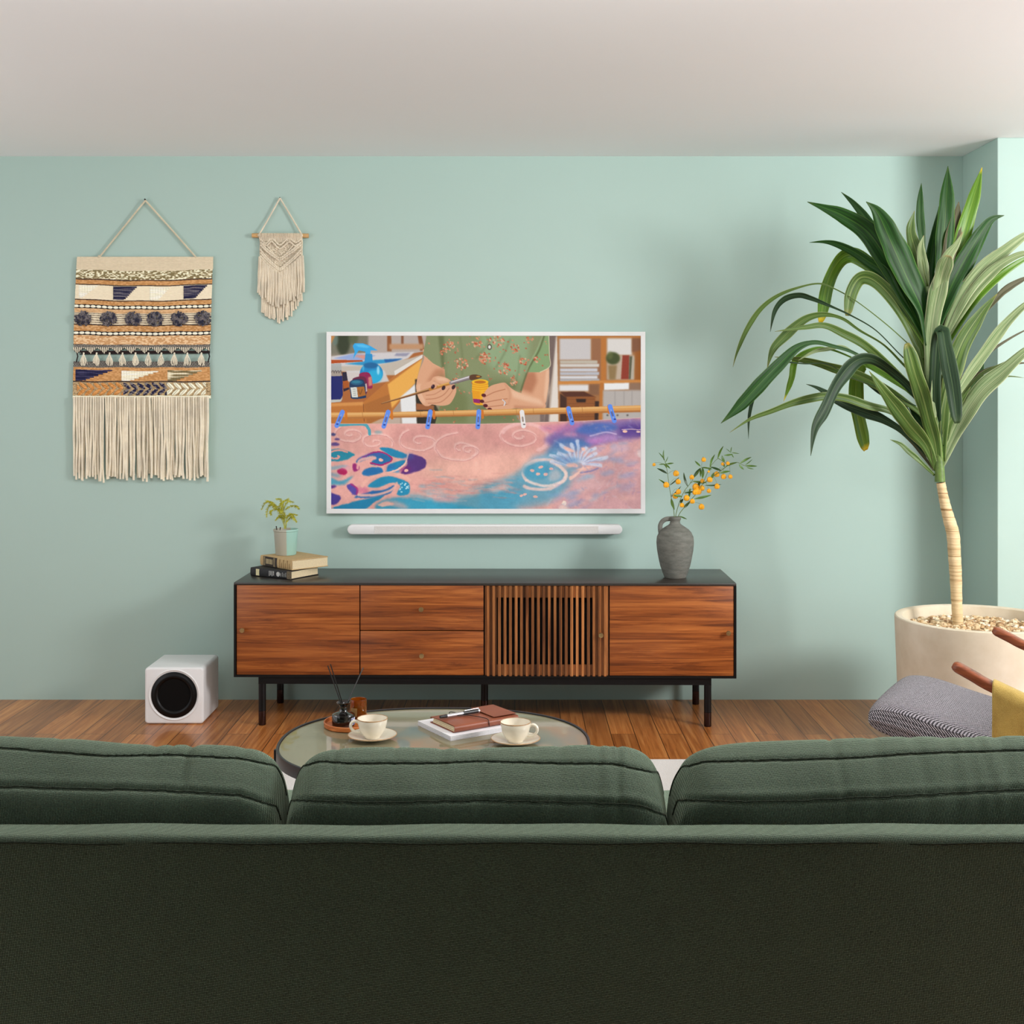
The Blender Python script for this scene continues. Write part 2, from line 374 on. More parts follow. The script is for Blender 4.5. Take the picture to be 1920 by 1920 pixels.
# ------------------------------------------------------------------ subwoofer
sw = empty('subwoofer', ((326.4-965)*5.253/F, 5.253-CD, 0), 'white cube subwoofer with a black round driver on the floor left of the sideboard', 'speaker')
w2 = .1262; hh = .243
def rounded_prism(b, w2, z0, z1, y0, y1, rc, bev):
    ring = []
    for (cx, cz, a0) in ((w2-rc, z1-rc, 0), (-w2+rc, z1-rc, 90), (-w2+rc, z0+rc, 180), (w2-rc, z0+rc, 270)):
        for i in range(9): a = math.radians(a0+90*i/8); ring.append((cx, cz, math.cos(a), math.sin(a)))
    n = len(ring); vs = []; lev = []
    for i in range(5): a = math.pi/2*i/4; lev.append((y0+bev*(1-math.sin(a)), bev*(1-math.cos(a))))
    lev = lev  # from the front plane outwards
    seq = [(y0+bev*(1-math.sin(math.pi/2*(1-i/4))), bev*(1-math.cos(math.pi/2*(1-i/4)))) for i in range(5)]
    seq += [(y1-bev*(1-math.sin(math.pi/2*i/4)), bev*(1-math.cos(math.pi/2*i/4))) for i in range(5)]
    for (yy, ins) in seq:
        for (cx, cz, ca, sa) in ring: vs.append((cx+ca*(rc-ins), yy, cz+sa*(rc-ins)))
    m = len(seq)
    fs = [(j*n+i, (j+1)*n+i, (j+1)*n+(i+1) % n, j*n+(i+1) % n) for j in range(m-1) for i in range(n)]
    fs += [tuple(range(n)), tuple((m-1)*n+i for i in range(n-1, -1, -1))]; b.add(vs, fs)
b = MB(); rounded_prism(b, w2, .001, hh, 0, .27, .016, .009); b.build('cabinet', m_white, sw)
R = Matrix.Rotation(math.pi/2, 4, 'X'); dc = (0, .0, CH-(1303-745)*5.253/F)
b = MB(); b.lathe([(.0985, -.001), (.1095, -.001), (.1095, .0022), (.107, .0036), (.102, .0016), (.0985, -.001)], dc, 72, R); o = b.build('driver_ring', m_white, sw)
m_rub = plain('black_rubber', (6, 6, 7), .4, .1, 30, spec=.25); m_cone = plain('black_cone', (4, 4, 4), .6, .1, 30, spec=.15)
b = MB(); b.lathe([(.099, -.001), (.098, .002), (.095, .003), (.090, .004), (.086, .007), (.080, .0085), (.074, .007), (.070, .003), (.0685, .001), (.0685, -.001)], dc, 72, R); b.build('driver_surround', m_rub, sw)
b = MB(); b.lathe([(.069, .0005), (.068, .0012), (.05, .0009), (.03, .0007), (.001, .0007)], dc, 72, R); b.build('driver_cone', m_cone, sw)
# ------------------------------------------------------------------ the picture on the television screen
PW, PH = 775, 434; U0, V0, US = 108.0, 103.0, 4.0
def blur(m, r):
    r = int(round(r))
    if r < 1: return m
    for _ in range(2):
        for ax in (0, 1):
            p = np.pad(m, [(r+1, r) if a == ax else (0, 0) for a in range(2)], mode='edge'); c = np.cumsum(p, axis=ax)
            m = (np.take(c, range(2*r+1, c.shape[ax]), ax)-np.take(c, range(0, c.shape[ax]-2*r-1), ax))/(2*r+1)
    return m
class Paint:
    def __init__(s):
        s.c = np.zeros((PH, PW, 3)); s.X, s.Y = np.meshgrid(U0+(np.arange(PW)+.5)*US, V0+(np.arange(PH)+.5)*US)
        s.clip = None
    def put(s, m, col, a=1.0, bl=0.0):
        if bl: m = blur(m, bl/US)
        if s.clip is not None: m = m*s.clip
        m = (m*a)[..., None]; col = np.asarray(col, float)
        s.c = s.c*(1-m)+col*m
    def pmask(s, pts):
        m = np.zeros((PH, PW)); n = len(pts)
        xs = [p[0] for p in pts]; ys = [p[1] for p in pts]
        i0 = max(0, int((min(ys)-V0)/US)-2); i1 = min(PH, int((max(ys)-V0)/US)+3); j0 = max(0, int((min(xs)-U0)/US)-2); j1 = min(PW, int((max(xs)-U0)/US)+3)
        if i1 <= i0 or j1 <= j0: return m
        acc = np.zeros((i1-i0, j1-j0))
        for ox, oy in ((-1, -1), (1, -1), (-1, 1), (1, 1)):
            X = s.X[i0:i1, j0:j1]+ox; Y = s.Y[i0:i1, j0:j1]+oy; ins = np.zeros(X.shape, bool)
            for i in range(n):
                xa, ya = pts[i]; xb, yb = pts[(i+1) % n]
                if ya == yb: continue
                ins ^= ((ya > Y) != (yb > Y)) & (X < (xb-xa)*(Y-ya)/(yb-ya)+xa)
            acc += ins
        m[i0:i1, j0:j1] = acc/4; return m
    def poly(s, pts, col, a=1.0, bl=0.0, smooth=False):
        if smooth:
            q = [Vector((x, y, 0)) for x, y in pts]; q = catmull([q[-1]]+q+[q[0], q[1]], 6)[6:-6]; pts = [(v.x, v.y) for v in q]
        s.put(s.pmask(pts), col, a, bl)
    def ell(s, cx, cy, rx, ry, col, a=1.0, bl=0.0, ang=0):
        t = math.radians(ang); dx = s.X-cx; dy = s.Y-cy
        u = (dx*math.cos(t)+dy*math.sin(t))/rx; v = (-dx*math.sin(t)+dy*math.cos(t))/ry
        d = np.sqrt(u*u+v*v); m = np.clip((1-d)*min(rx, ry)/US+.5, 0, 1); s.put(m, col, a, bl)
    def line(s, pts, w, col, a=1.0, bl=0.0, w1=None):
        pts = [(v.x, v.y) for v in catmull([(x, y, 0) for x, y in pts], 8)]; n = len(pts)
        x0 = min(p[0] for p in pts)-w-8; x1 = max(p[0] for p in pts)+w+8; y0 = min(p[1] for p in pts)-w-8; y1 = max(p[1] for p in pts)+w+8
        i0 = max(0, int((y0-V0)/US)); i1 = min(PH, int((y1-V0)/US)+1); j0 = max(0, int((x0-U0)/US)); j1 = min(PW, int((x1-U0)/US)+1)
        if i1 <= i0 or j1 <= j0: return
        X = s.X[i0:i1, j0:j1]; Y = s.Y[i0:i1, j0:j1]; best = np.full(X.shape, -9.0)
        for i in range(n-1):
            (xa, ya), (xb, yb) = pts[i], pts[i+1]; dx, dy = xb-xa, yb-ya; L2 = dx*dx+dy*dy+1e-6
            t = np.clip(((X-xa)*dx+(Y-ya)*dy)/L2, 0, 1); d = np.hypot(X-xa-t*dx, Y-ya-t*dy)
            ww = w if w1 is None else w+(w1-w)*(i/(n-1)); best = np.maximum(best, (ww/2-d)/US+.5)
        m = np.zeros((PH, PW)); m[i0:i1, j0:j1] = np.clip(best, 0, 1); s.put(m, col, a, bl)
def spiral(cx, cy, r0, r1, a0, turns, sq=.55, n=26):
    return [(cx+(r0+(r1-r0)*i/n)*math.cos(math.radians(a0)+turns*2*math.pi*i/n), cy+sq*(r0+(r1-r0)*i/n)*math.sin(math.radians(a0)+turns*2*math.pi*i/n)) for i in range(n+1)]
p = Paint(); pr = random.Random(3)
p.c[:] = (172, 152, 136)
# ---- studio background
p.poly([(100, 100), (700, 100), (700, 300), (100, 300)], (128, 126, 110), 1, 20)
p.ell(230, 150, 70, 150, (52, 62, 40), .9, 12); p.ell(330, 130, 50, 60, (90, 100, 70), .8, 12); p.ell(150, 140, 30, 60, (110, 130, 120), .8, 10)
p.poly([(100, 100), (150, 100), (108, 190)], (196, 140, 84), 1, 4)
p.poly([(480, 100), (1060, 100), (1040, 300), (480, 300)], (186, 172, 164), 1, 8)
p.poly([(670, 100), (710, 100), (715, 260), (670, 260)], (150, 92, 52), 1, 4); p.poly([(810, 100), (835, 100), (835, 190), (810, 190)], (140, 90, 60), 1, 4)
p.poly([(975, 100), (1015, 100), (1045, 250), (1000, 255)], (140, 84, 48), 1, 4); p.poly([(690, 185), (1035, 185), (1035, 240), (690, 240)], (196, 150, 112), 1, 8)
# table and pictures on it
p.poly([(100, 420), (1030, 262), (1025, 330), (720, 600), (440, 800), (100, 860)], (176, 108, 58), 1, 2)
p.poly([(100, 790), (430, 770), (720, 520), (1020, 300), (960, 560), (715, 870), (440, 1000), (100, 1000)], (192, 122, 58))
p.poly([(675, 590), (1020, 335), (965, 560), (715, 830)], (236, 176, 88), 1, 3); p.poly([(440, 790), (690, 690), (715, 850), (600, 990), (470, 990)], (176, 112, 54), 1, 3)
p.poly([(100, 780), (430, 765), (430, 800), (100, 812)], (216, 150, 84), 1, 3); p.line([(432, 790), (440, 960)], 8, (120, 70, 30), .7)
p.poly([(110, 310), (330, 280), (945, 265), (880, 330), (590, 440), (112, 430)], (212, 206, 206), 1, 3)
p.poly([(130, 330), (330, 282), (560, 300), (400, 360)], (150, 170, 215), .9, 5); p.poly([(330, 300), (520, 290), (460, 350)], (225, 150, 130), .9, 6)
p.poly([(240, 385), (560, 345), (820, 335), (700, 372), (420, 400)], (40, 150, 200), .95, 5); p.poly([(640, 340), (830, 332), (760, 360), (650, 372)], (30, 90, 160), .8, 5)
p.poly([(760, 280), (900, 275), (860, 310), (740, 305)], (120, 120, 150), .6, 5)
p.poly([(112, 410), (560, 400), (900, 330), (1025, 290), (1020, 320), (745, 500), (650, 498), (640, 470), (300, 470), (112, 450)], (198, 186, 172), 1, 3)
p.poly([(740, 458), (1024, 292), (1022, 325), (748, 500)], (228, 222, 214), 1, 2)
p.poly([(260, 455), (640, 450), (690, 560), (480, 590), (260, 560)], (216, 212, 212), .9, 4)
p.poly([(800, 720), (950, 590), (970, 985), (820, 985)], (232, 230, 228), 1, 4); p.poly([(950, 540), (1010, 540), (1190, 860), (1180, 985), (968, 985)], (46, 40, 28), 1, 4)
p.poly([(960, 780), (1140, 800), (1140, 850), (960, 850)], (160, 100, 60), 1, 4); p.poly([(500, 985), (620, 930), (800, 900), (800, 985)], (200, 180, 165), .8, 4)
p.poly([(108, 345), (420, 347), (428, 362), (108, 382)], (184, 84, 30), 1, 1)
# blue water glass, ink jars, spray bottle
p.poly([(108, 385), (212, 380), (222, 740), (200, 768), (108, 772)], (170, 172, 170), .8, 2); p.poly([(108, 510), (222, 505), (226, 700), (205, 740), (108, 745)], (26, 38, 110), 1, 2)
for i in range(4): p.line([(112+i*26, 470), (128+i*26, 452), (140+i*24, 478)], 6, (60, 50, 60), .7)
p.poly([(108, 745), (200, 745), (214, 725), (212, 760), (108, 775)], (200, 205, 200), .8, 2)
p.poly([(220, 470), (262, 465), (290, 640), (232, 665)], (40, 34, 60), 1, 2); p.poly([(226, 560), (276, 550), (288, 620), (234, 635)], (190, 100, 30), .9, 2)
p.poly([(328, 200), (345, 178), (430, 180), (500, 205), (575, 250), (530, 252), (505, 250), (500, 300), (455, 300), (450, 262), (385, 250), (330, 335), (345, 260), (328, 215)], (56, 170, 228), 1, 1)
p.poly([(350, 190), (430, 190), (500, 215), (470, 225), (380, 215)], (110, 205, 245), .7, 3)
p.poly([(452, 285), (520, 285), (526, 375), (440, 375)], (40, 150, 205), 1, 1)
p.ell(512, 480, 116, 104, (24, 140, 196), 1, 1); p.ell(505, 400, 75, 30, (20, 100, 150), .8, 4); p.poly([(490, 460), (610, 455), (615, 540), (560, 575), (490, 560)], (50, 190, 226), .7, 8, True)
p.ell(580, 450, 14, 44, (190, 235, 250), .8, 4); p.ell(430, 430, 10, 30, (90, 190, 225), .7, 4)
p.poly([(392, 485), (494, 480), (524, 615), (478, 632), (410, 580)], (150, 30, 86), 1, 2, True); p.poly([(480, 520), (515, 510), (522, 600), (484, 610)], (225, 160, 130), .8, 3)
p.poly([(330, 530), (450, 520), (470, 665), (430, 680), (340, 600)], (112, 34, 70), 1, 2, True); p.poly([(440, 590), (466, 580), (470, 660), (446, 670)], (225, 215, 200), .8, 2)
p.poly([(300, 560), (432, 550), (458, 700), (445, 728), (320, 735), (304, 690)], (24, 60, 96), 1, 1, True); p.ell(365, 572, 62, 26, (30, 96, 130), 1, 2); p.ell(360, 566, 44, 14, (60, 140, 160), .7, 2)
p.poly([(302, 622), (365, 618), (378, 720), (318, 722)], (220, 220, 212)); p.poly([(366, 618), (440, 612), (456, 700), (378, 718)], (176, 110, 44), 1, 1)
for i in range(4): p.line([(328+i*2, 640+i*20), (352+i*2, 638+i*20)], 5, (110, 120, 120), .8)
p.line([(385, 650), (400, 690), (420, 640)], 10, (110, 70, 30), .6)
# right-hand shelf (soft focus)
p.poly([(2290, 100), (2370, 100), (2320, 500), (2250, 900), (2240, 970), (2290, 970)], (122, 104, 98), 1, 3)
p.poly([(2360, 110), (2400, 108), (2395, 970), (2290, 970), (2330, 500)], (228, 218, 208), 1, 6); p.poly([(2205, 560), (2290, 560), (2245, 900), (2240, 970), (2200, 970)], (130, 112, 106), 1, 3)
p.poly([(2370, 100), (3210, 100), (3210, 970), (2385, 970)], (168, 116, 72), 1, 4)
p.poly([(2395, 130), (2710, 130), (2710, 350), (2395, 350)], (206, 200, 198), 1, 6); p.poly([(2395, 350), (2800, 345), (2800, 560), (2395, 560)], (170, 140, 118), 1, 6)
p.poly([(2720, 130), (2810, 130), (2810, 540), (2780, 540), (2770, 360), (2720, 350)], (158, 110, 78), 1, 6)
for i, (a, c_) in enumerate(((345, (196, 186, 170)), (380, (214, 208, 200)), (425, (206, 206, 212)), (462, (190, 190, 196)), (500, (216, 214, 216)), (530, (178, 178, 182)))): p.poly([(2400, a+8), (2775+(i % 2)*18, a+5), (2775+(i % 2)*14, a+36), (2402, a+36)], c_, 1, 4)
p.poly([(2810, 105), (2865, 105), (2860, 575), (2810, 575)], (190, 122, 58), 1, 5); p.poly([(2380, 100), (3210, 100), (3210, 128), (2380, 130)], (186, 122, 62), 1, 4)
p.poly([(2870, 130), (3120, 130), (3120, 300), (2870, 300)], (222, 216, 210), 1, 6); p.poly([(2870, 300), (3150, 300), (3150, 545), (2870, 545)], (196, 176, 156), 1, 8)
p.ell(2930, 330, 70, 62, (74, 84, 44), 1, 8); p.ell(2900, 300, 30, 40, (106, 112, 66), .7, 8); p.poly([(2880, 400), (2970, 400), (2955, 545), (2890, 545)], (150, 124, 84), 1, 6)
p.poly([(3025, 300), (3095, 300), (3090, 540), (3010, 540)], (150, 62, 42), 1, 4); p.poly([(3095, 310), (3125, 310), (3110, 540), (3088, 540)], (96, 96, 74), 1, 4); p.poly([(3125, 320), (3155, 320), (3130, 540), (3108, 540)], (186, 176, 160), 1, 4)
p.poly([(3150, 250), (3210, 240), (3210, 560), (3145, 560)], (160, 98, 42), 1, 6); p.poly([(3120, 128), (3210, 128), (3210, 250), (3120, 270)], (136, 92, 66), 1, 8)
p.poly([(2380, 560), (3210, 545), (3210, 575), (2380, 595)], (206, 138, 70), 1, 4)
p.poly([(2390, 595), (2690, 592), (2690, 660), (2390, 660)], (226, 222, 220), 1, 6); p.poly([(2690, 592), (2790, 592), (2790, 700), (2690, 700)], (140, 100, 72), 1, 6)
p.poly([(2840, 580), (3095, 575), (3095, 640), (2840, 650)], (236, 234, 232), 1, 5); p.poly([(3095, 575), (3210, 575), (3210, 800), (3090, 700)], (150, 118, 96), 1, 8)
p.poly([(2800, 575), (2835, 575), (2830, 970), (2790, 970)], (190, 120, 54), 1, 5); p.poly([(2830, 650), (3210, 650), (3210, 970), (2825, 970)], (186, 178, 172), 1, 6)
for x in (2950, 3040, 3120): p.line([(x, 660), (x, 800)], 8, (150, 142, 138), .6, 4)
for x in (2875, 2975, 3075): p.ell(x, 900, 10, 9, (80, 74, 70), .9, 4)
p.poly([(2400, 665), (2640, 662), (2760, 720), (2460, 725)], (92, 50, 30), 1, 5); p.poly([(2460, 715), (2755, 712), (2750, 970), (2470, 970)], (150, 92, 46), 1, 4); p.poly([(2400, 680), (2465, 725), (2470, 970), (2400, 970)], (74, 44, 26), 1, 5)
for i in range(5): p.line([(2470, 740+i*44), (2745, 738+i*44)], 5, (112, 64, 30), .5, 2)
p.poly([(2560, 738), (2660, 738), (2655, 770), (2568, 772)], (50, 28, 18), 1, 3); p.poly([(2750, 760), (2790, 760), (2780, 970), (2745, 970)], (60, 36, 24), 1, 5)
# ---- person: dress, sleeves, arms
skin = (222, 168, 134); sksh = (180, 118, 86); skhi = (240, 200, 170)
dress = (140, 148, 108); dsh = (98, 106, 66); dhi = (154, 178, 140)
p.poly([(1040, 240), (1040, 330), (985, 480), (960, 620), (990, 740), (1060, 810), (1150, 760), (1240, 600), (1260, 420)], skin, 1, 1, True)
p.poly([(1150, 440), (1240, 430), (1255, 520), (1180, 560), (1060, 570)], sksh, .6, 14); p.poly([(960, 600), (1000, 580), (1080, 700), (1040, 790), (985, 730)], skhi, .5, 10)
p.poly([(2060, 430), (2290, 420), (2290, 560), (2262, 760), (2235, 830), (2020, 720), (2000, 640)], skin, 1, 1); p.poly([(2040, 470), (2150, 460), (2170, 560), (2120, 680), (2005, 640)], sksh, .8, 14)
p.poly([(2262, 450), (2290, 440), (2285, 640), (2250, 780), (2240, 700)], skhi, .7, 6)
body = [(1065, 100), (2290, 100), (2295, 300), (2180, 330), (2080, 430), (2040, 560), (2020, 640), (2000, 760), (1960, 900), (2010, 985), (1150, 985), (1190, 830), (1260, 600), (1245, 440), (1150, 380)]
p.poly(body, dress, 1, 1)
p.poly([(1065, 105), (1240, 105), (1245, 440), (1130, 380), (1028, 290)], dress); p.poly([(1180, 105), (1235, 105), (1245, 430), (1215, 420)], dsh, .7, 10)
p.poly([(2140, 300), (2240, 110), (2290, 100), (2298, 415), (2200, 470), (2080, 470), (2090, 400)], (140, 166, 118)); p.line([(2240, 110), (2190, 250), (2120, 370), (2070, 470), (2010, 650)], 16, dsh, .9, 4); p.line([(2225, 110), (2160, 260), (2095, 380), (2060, 470)], 8, (176, 200, 160), .6, 3)
p.line([(2288, 105), (2295, 300), (2298, 410), (2200, 468)], 8, (222, 214, 180), .8, 1)
p.poly([(1600, 100), (2100, 100), (2080, 330), (2000, 560), (1700, 420), (1600, 250)], dhi, .75, 30); p.poly([(1560, 560), (1960, 560), (1960, 985), (1560, 985)], dsh, .55, 40); p.poly([(1200, 480), (1480, 700), (1480, 985), (1150, 985)], (110, 118, 70), .6, 30)
for (a, b_, w) in (((1235, 110), (1260, 560), 8), ((1700, 130), (1560, 330), 14), ((1900, 140), (1760, 420), 16), ((1400, 120), (1420, 500), 14), ((2000, 300), (1940, 620), 14), ((1660, 105), (1690, 200), 10)):
    p.line([a, ((a[0]+b_[0])/2+12, (a[1]+b_[1])/2), b_], w, dsh, .4, 6)
bm_ = p.pmask(body)+p.pmask([(1040, 105), (1250, 105), (1245, 440), (1130, 380), (1040, 290)])+p.pmask([(2140, 300), (2240, 110), (2290, 100), (2298, 415), (2200, 470), (2080, 470)])
p.clip = np.clip(bm_, 0, 1)
for (cx, cy, n, rr) in ((1290, 200, 30, 55), (1420, 390, 34, 60), (1630, 320, 28, 50), (1570, 170, 22, 50), (1790, 160, 22, 55), (1650, 340, 26, 55), (1840, 440, 34, 60), (1950, 225, 22, 45), (2030, 360, 26, 40), (1930, 560, 20, 40), (1240, 260, 18, 40), (2170, 350, 14, 35), (1720, 120, 16, 60), (2100, 140, 12, 40), (1340, 560, 14, 40)):
    for i in range(n):
        a = pr.random()*6.28; r = rr*math.sqrt(pr.random()); p.ell(cx+r*math.cos(a), cy+r*math.sin(a), pr.uniform(6, 14), pr.uniform(5, 10), pr.choice([(206, 120, 84), (220, 150, 116), (188, 84, 56), (228, 180, 150)]), .85, 0, pr.uniform(0, 90))
for i in range(150): p.ell(pr.uniform(1060, 2290), pr.uniform(105, 980), pr.uniform(6, 13), pr.uniform(5, 10), pr.choice([(190, 96, 70), (214, 140, 110)]), .7, 0, pr.uniform(0, 90))
p.clip = None
p.line([(1680, 130), (1692, 175), (1700, 195)], 5, (140, 140, 110), .8); p.ell(1694, 216, 24, 30, (96, 92, 72)); p.ell(1694, 216, 13, 17, (232, 230, 220))
# left hand with brush
p.poly([(1000, 610), (1100, 560), (1130, 520), (1190, 508), (1270, 530), (1310, 560), (1350, 600), (1362, 660), (1330, 740), (1290, 790), (1220, 805), (1140, 795), (1060, 770)], skin, 1, 1, True)
p.line([(1140, 560), (1180, 585), (1230, 600)], 12, sksh, .6, 4); p.line([(1060, 740), (1160, 730), (1240, 690), (1290, 630)], 9, sksh, .7, 2); p.line([(1080, 780), (1200, 770), (1290, 700), (1330, 640)], 8, sksh, .7, 2); p.line([(1060, 700), (1140, 690), (1210, 650)], 8, sksh, .6, 2)
p.poly([(1150, 520), (1250, 525), (1290, 560), (1180, 550)], skhi, .7, 8); p.line([(1120, 590), (1150, 570), (1190, 600)], 10, skhi, .6, 4)
p.line([(615, 783), (860, 712), (1100, 640)], 12, (130, 84, 48), 1, 0, 30); p.line([(615, 779), (860, 704), (1100, 632)], 3, (236, 190, 130), .8, 0, 9)
p.line([(1100, 640), (1310, 578)], 30, (190, 130, 60), 1); p.line([(1180, 606), (1310, 570)], 10, (236, 190, 110), .8); p.line([(1308, 576), (1500, 522)], 36, (150, 138, 140), 1, 0, 42); p.line([(1312, 568), (1500, 512)], 8, (236, 230, 232), .9, 0, 12); p.line([(1312, 590), (1500, 538)], 6, (80, 66, 66), .7)
p.poly([(1495, 505), (1550, 490), (1618, 512), (1590, 530), (1545, 545), (1500, 545)], (96, 62, 34), 1, 1, True); p.ell(1580, 512, 20, 8, (214, 150, 40), .8, 2)
p.ell(1130, 606, 36, 26, skin, 1, 1, 15)
for (x, y) in ((1128, 614), (1234, 626), (1334, 618)): p.ell(x, y, 24, 17, (58, 18, 36), 1, 1, -60)
p.ell(1122, 606, 7, 5, (150, 120, 140), .8)
# yellow paint jar and right hand
p.poly([(1522, 570), (1680, 560), (1682, 640), (1700, 660), (1700, 780), (1660, 800), (1560, 798), (1530, 775), (1518, 640)], (232, 160, 20), 1, 1); p.ell(1600, 566, 82, 26, (246, 190, 30)); p.ell(1600, 568, 58, 16, (190, 116, 14), 1, 2)
for y in (600, 622, 644): p.line([(1522, y), (1600, y+10), (1684, y)], 6, (250, 206, 60), .8, 1)
p.poly([(1530, 735), (1600, 740), (1602, 782), (1534, 772)], (150, 30, 110)); p.poly([(1602, 650), (1640, 650), (1640, 790), (1602, 790)], (246, 190, 50), .7, 6)
hand = [(1640, 680), (1700, 610), (1790, 580), (1850, 575), (1890, 610), (1960, 660), (2080, 700), (2180, 730), (2250, 780), (2240, 835), (2100, 835), (1960, 830), (1860, 850), (1760, 860), (1690, 850), (1640, 810), (1620, 760)]
p.poly(hand, skin, 1, 1, True); p.poly([(1900, 640), (2060, 700), (2200, 740), (2240, 800), (2060, 760), (1930, 720)], skhi, .7, 12); p.poly([(1940, 800), (2230, 820), (2230, 836), (1940, 836)], sksh, .5, 8)
p.line([(1640, 720), (1740, 670), (1850, 640)], 9, sksh, .8, 2); p.line([(1640, 775), (1760, 750), (1870, 735)], 9, sksh, .8, 2); p.line([(1680, 815), (1780, 805), (1870, 790)], 8, sksh, .8, 2); p.line([(1850, 580), (1900, 680), (1880, 790)], 14, sksh, .35, 8)
p.line([(1825, 745), (1850, 770), (1840, 800)], 10, (232, 230, 232), 1); p.line([(1832, 748), (1857, 772), (1848, 800)], 4, (130, 120, 120), .8)
for (x, y) in ((1636, 700), (1618, 760), (1654, 804), (1696, 842)): p.ell(x, y, 23, 17, (96, 14, 32), 1, 1, 10)
# ---- bamboo rail
p.poly([(100, 872), (700, 868), (1600, 846), (2250, 828), (3210, 800), (3210, 866), (2250, 890), (1600, 906), (700, 925), (100, 940)], (216, 158, 92), 1, 1)
p.line([(100, 890), (700, 882), (1600, 862), (2250, 842), (3210, 815)], 14, (240, 196, 134), .8, 4); p.line([(100, 930), (700, 918), (1600, 900), (2250, 882), (3210, 860)], 16, (156, 92, 40), .7, 5)
for x in (420, 640, 1000, 1330, 1960, 2130, 2620, 2900): p.line([(x, 872-x*.022+6), (x+6, 925-x*.022)], 5, (150, 92, 42), .5, 1)
# ---- painted cloth
cl = p.pmask([(100, 985), (700, 985), (1600, 988), (2200, 970), (2600, 958), (3210, 925), (3210, 1840), (100, 1840)]); p.put(cl, (224, 166, 156))
p.clip = cl
P1 = (236, 182, 166); PD = (202, 138, 136); TE = (30, 134, 172); TL = (90, 174, 196); PU = (96, 70, 140); MG = (168, 34, 108); LB = (150, 180, 206)
p.poly([(1200, 1350), (2100, 1250), (2250, 1500), (1600, 1650), (1000, 1500), (1000, 1400)], (242, 188, 170), .8, 50)
for (x, y, w, c_) in ((1300, 1030, 300, PD), (2000, 1150, 300, PD), (1700, 1080, 300, (216, 154, 148)), (900, 1100, 200, PD)): p.ell(x, y, w, 60, c_, .45, 40)
for sp in ((300, 1090, 10, 170, 20, 1.6), (540, 1160, 10, 180, 200, 1.5), (1000, 1160, 20, 240, 60, 1.5), (1400, 1240, 30, 300, 120, 1.4), (2010, 1110, 15, 230, 0, 1.7), (1480, 1240, 10, 120, 0, 1.2)):
    q = spiral(*sp); p.line(q, 20, (240, 196, 186), .75, 3); p.line([(a+6, b_+12) for a, b_ in q], 6, (190, 120, 122), .5, 2)
p.line(spiral(2010, 1110, 190, 300, 200, .6), 34, (236, 186, 180), .9, 3)
p.line([(160, 1000), (420, 990), (480, 1030), (490, 1085)], 30, (70, 160, 176), .9, 2); p.ell(580, 1065, 40, 14, (110, 160, 166), .7, 6)
for e in ((130, 1090, 22, 14, (60, 66, 120)), (165, 1140, 26, 12, (90, 70, 130)), (145, 1188, 40, 16, (84, 66, 130))): p.ell(e[0], e[1], e[2], e[3], e[4], .9, 3)
def blob(pts, c_, a=1, bl=3): p.poly(pts, c_, a, bl, True)
blob([(100, 1245), (200, 1235), (330, 1280), (300, 1310), (230, 1345), (100, 1340)], (34, 138, 160)); p.line(spiral(160, 1300, 10, 120, 0, .9), 18, (214, 158, 150), 1, 1)
blob([(600, 1240), (700, 1220), (860, 1300), (840, 1330), (760, 1320)], TE); blob([(365, 1340), (450, 1290), (600, 1275), (700, 1310), (705, 1360), (600, 1400), (500, 1385), (540, 1330), (440, 1340), (380, 1370)], (40, 110, 160)); p.line([(420, 1310), (520, 1278), (640, 1280), (710, 1320), (690, 1370), (590, 1400), (500, 1375)], 16, MG, .9, 2)
p.line([(385, 1330), (470, 1290), (600, 1300)], 26, (92, 84, 160), .6, 8); p.ell(600, 1350, 22, 15, P1, 1, 2)
blob([(660, 1440), (700, 1390), (830, 1350), (860, 1380), (780, 1440), (700, 1475)], TE); blob([(800, 1480), (860, 1400), (880, 1305), (980, 1310), (1050, 1345), (1040, 1420), (960, 1460), (860, 1485)], (92, 56, 126), 1, 4); p.ell(840, 1440, 60, 30, (130, 30, 110), .6, 14); p.ell(720, 1460, 70, 22, (40, 140, 190), .7, 10)
p.line([(880, 1300), (840, 1390), (760, 1450), (650, 1480)], 16, (238, 190, 176), 1, 1); p.ell(858, 1452, 20, 13, P1, 1, 2)
blob([(430, 1470), (480, 1420), (600, 1430), (610, 1490), (480, 1500)], (34, 112, 166)); blob([(315, 1400), (340, 1370), (400, 1400), (390, 1440), (340, 1455)], (150, 40, 112)); blob([(165, 1450), (210, 1425), (270, 1460), (250, 1490), (190, 1485)], (178, 28, 90)); p.ell(250, 1420, 60, 20, (200, 150, 170), .5, 12)
blob([(100, 1400), (260, 1395), (200, 1420), (100, 1440)], (110, 170, 190), .6, 6); blob([(100, 1530), (200, 1560), (340, 1500), (240, 1590), (100, 1600)], (60, 150, 176), .85, 6)
blob([(480, 1600), (620, 1515), (740, 1520), (880, 1560), (905, 1640), (880, 1700), (780, 1690), (800, 1600), (700, 1575), (600, 1615), (520, 1620)], (34, 140, 176)); blob([(270, 1600), (330, 1580), (365, 1640), (350, 1700), (300, 1680)], (90, 76, 156)); p.line([(320, 1585), (362, 1630), (350, 1690)], 18, (176, 36, 110), .8, 4)
blob([(330, 1720), (480, 1660), (640, 1640), (740, 1600), (700, 1680), (500, 1720)], (40, 104, 164)); p.ell(420, 1650, 60, 40, (196, 90, 140), .5, 16); blob([(100, 1680), (200, 1720), (170, 1780), (100, 1800)], (76, 60, 140)); blob([(110, 1610), (170, 1612), (120, 1640)], (90, 60, 130))
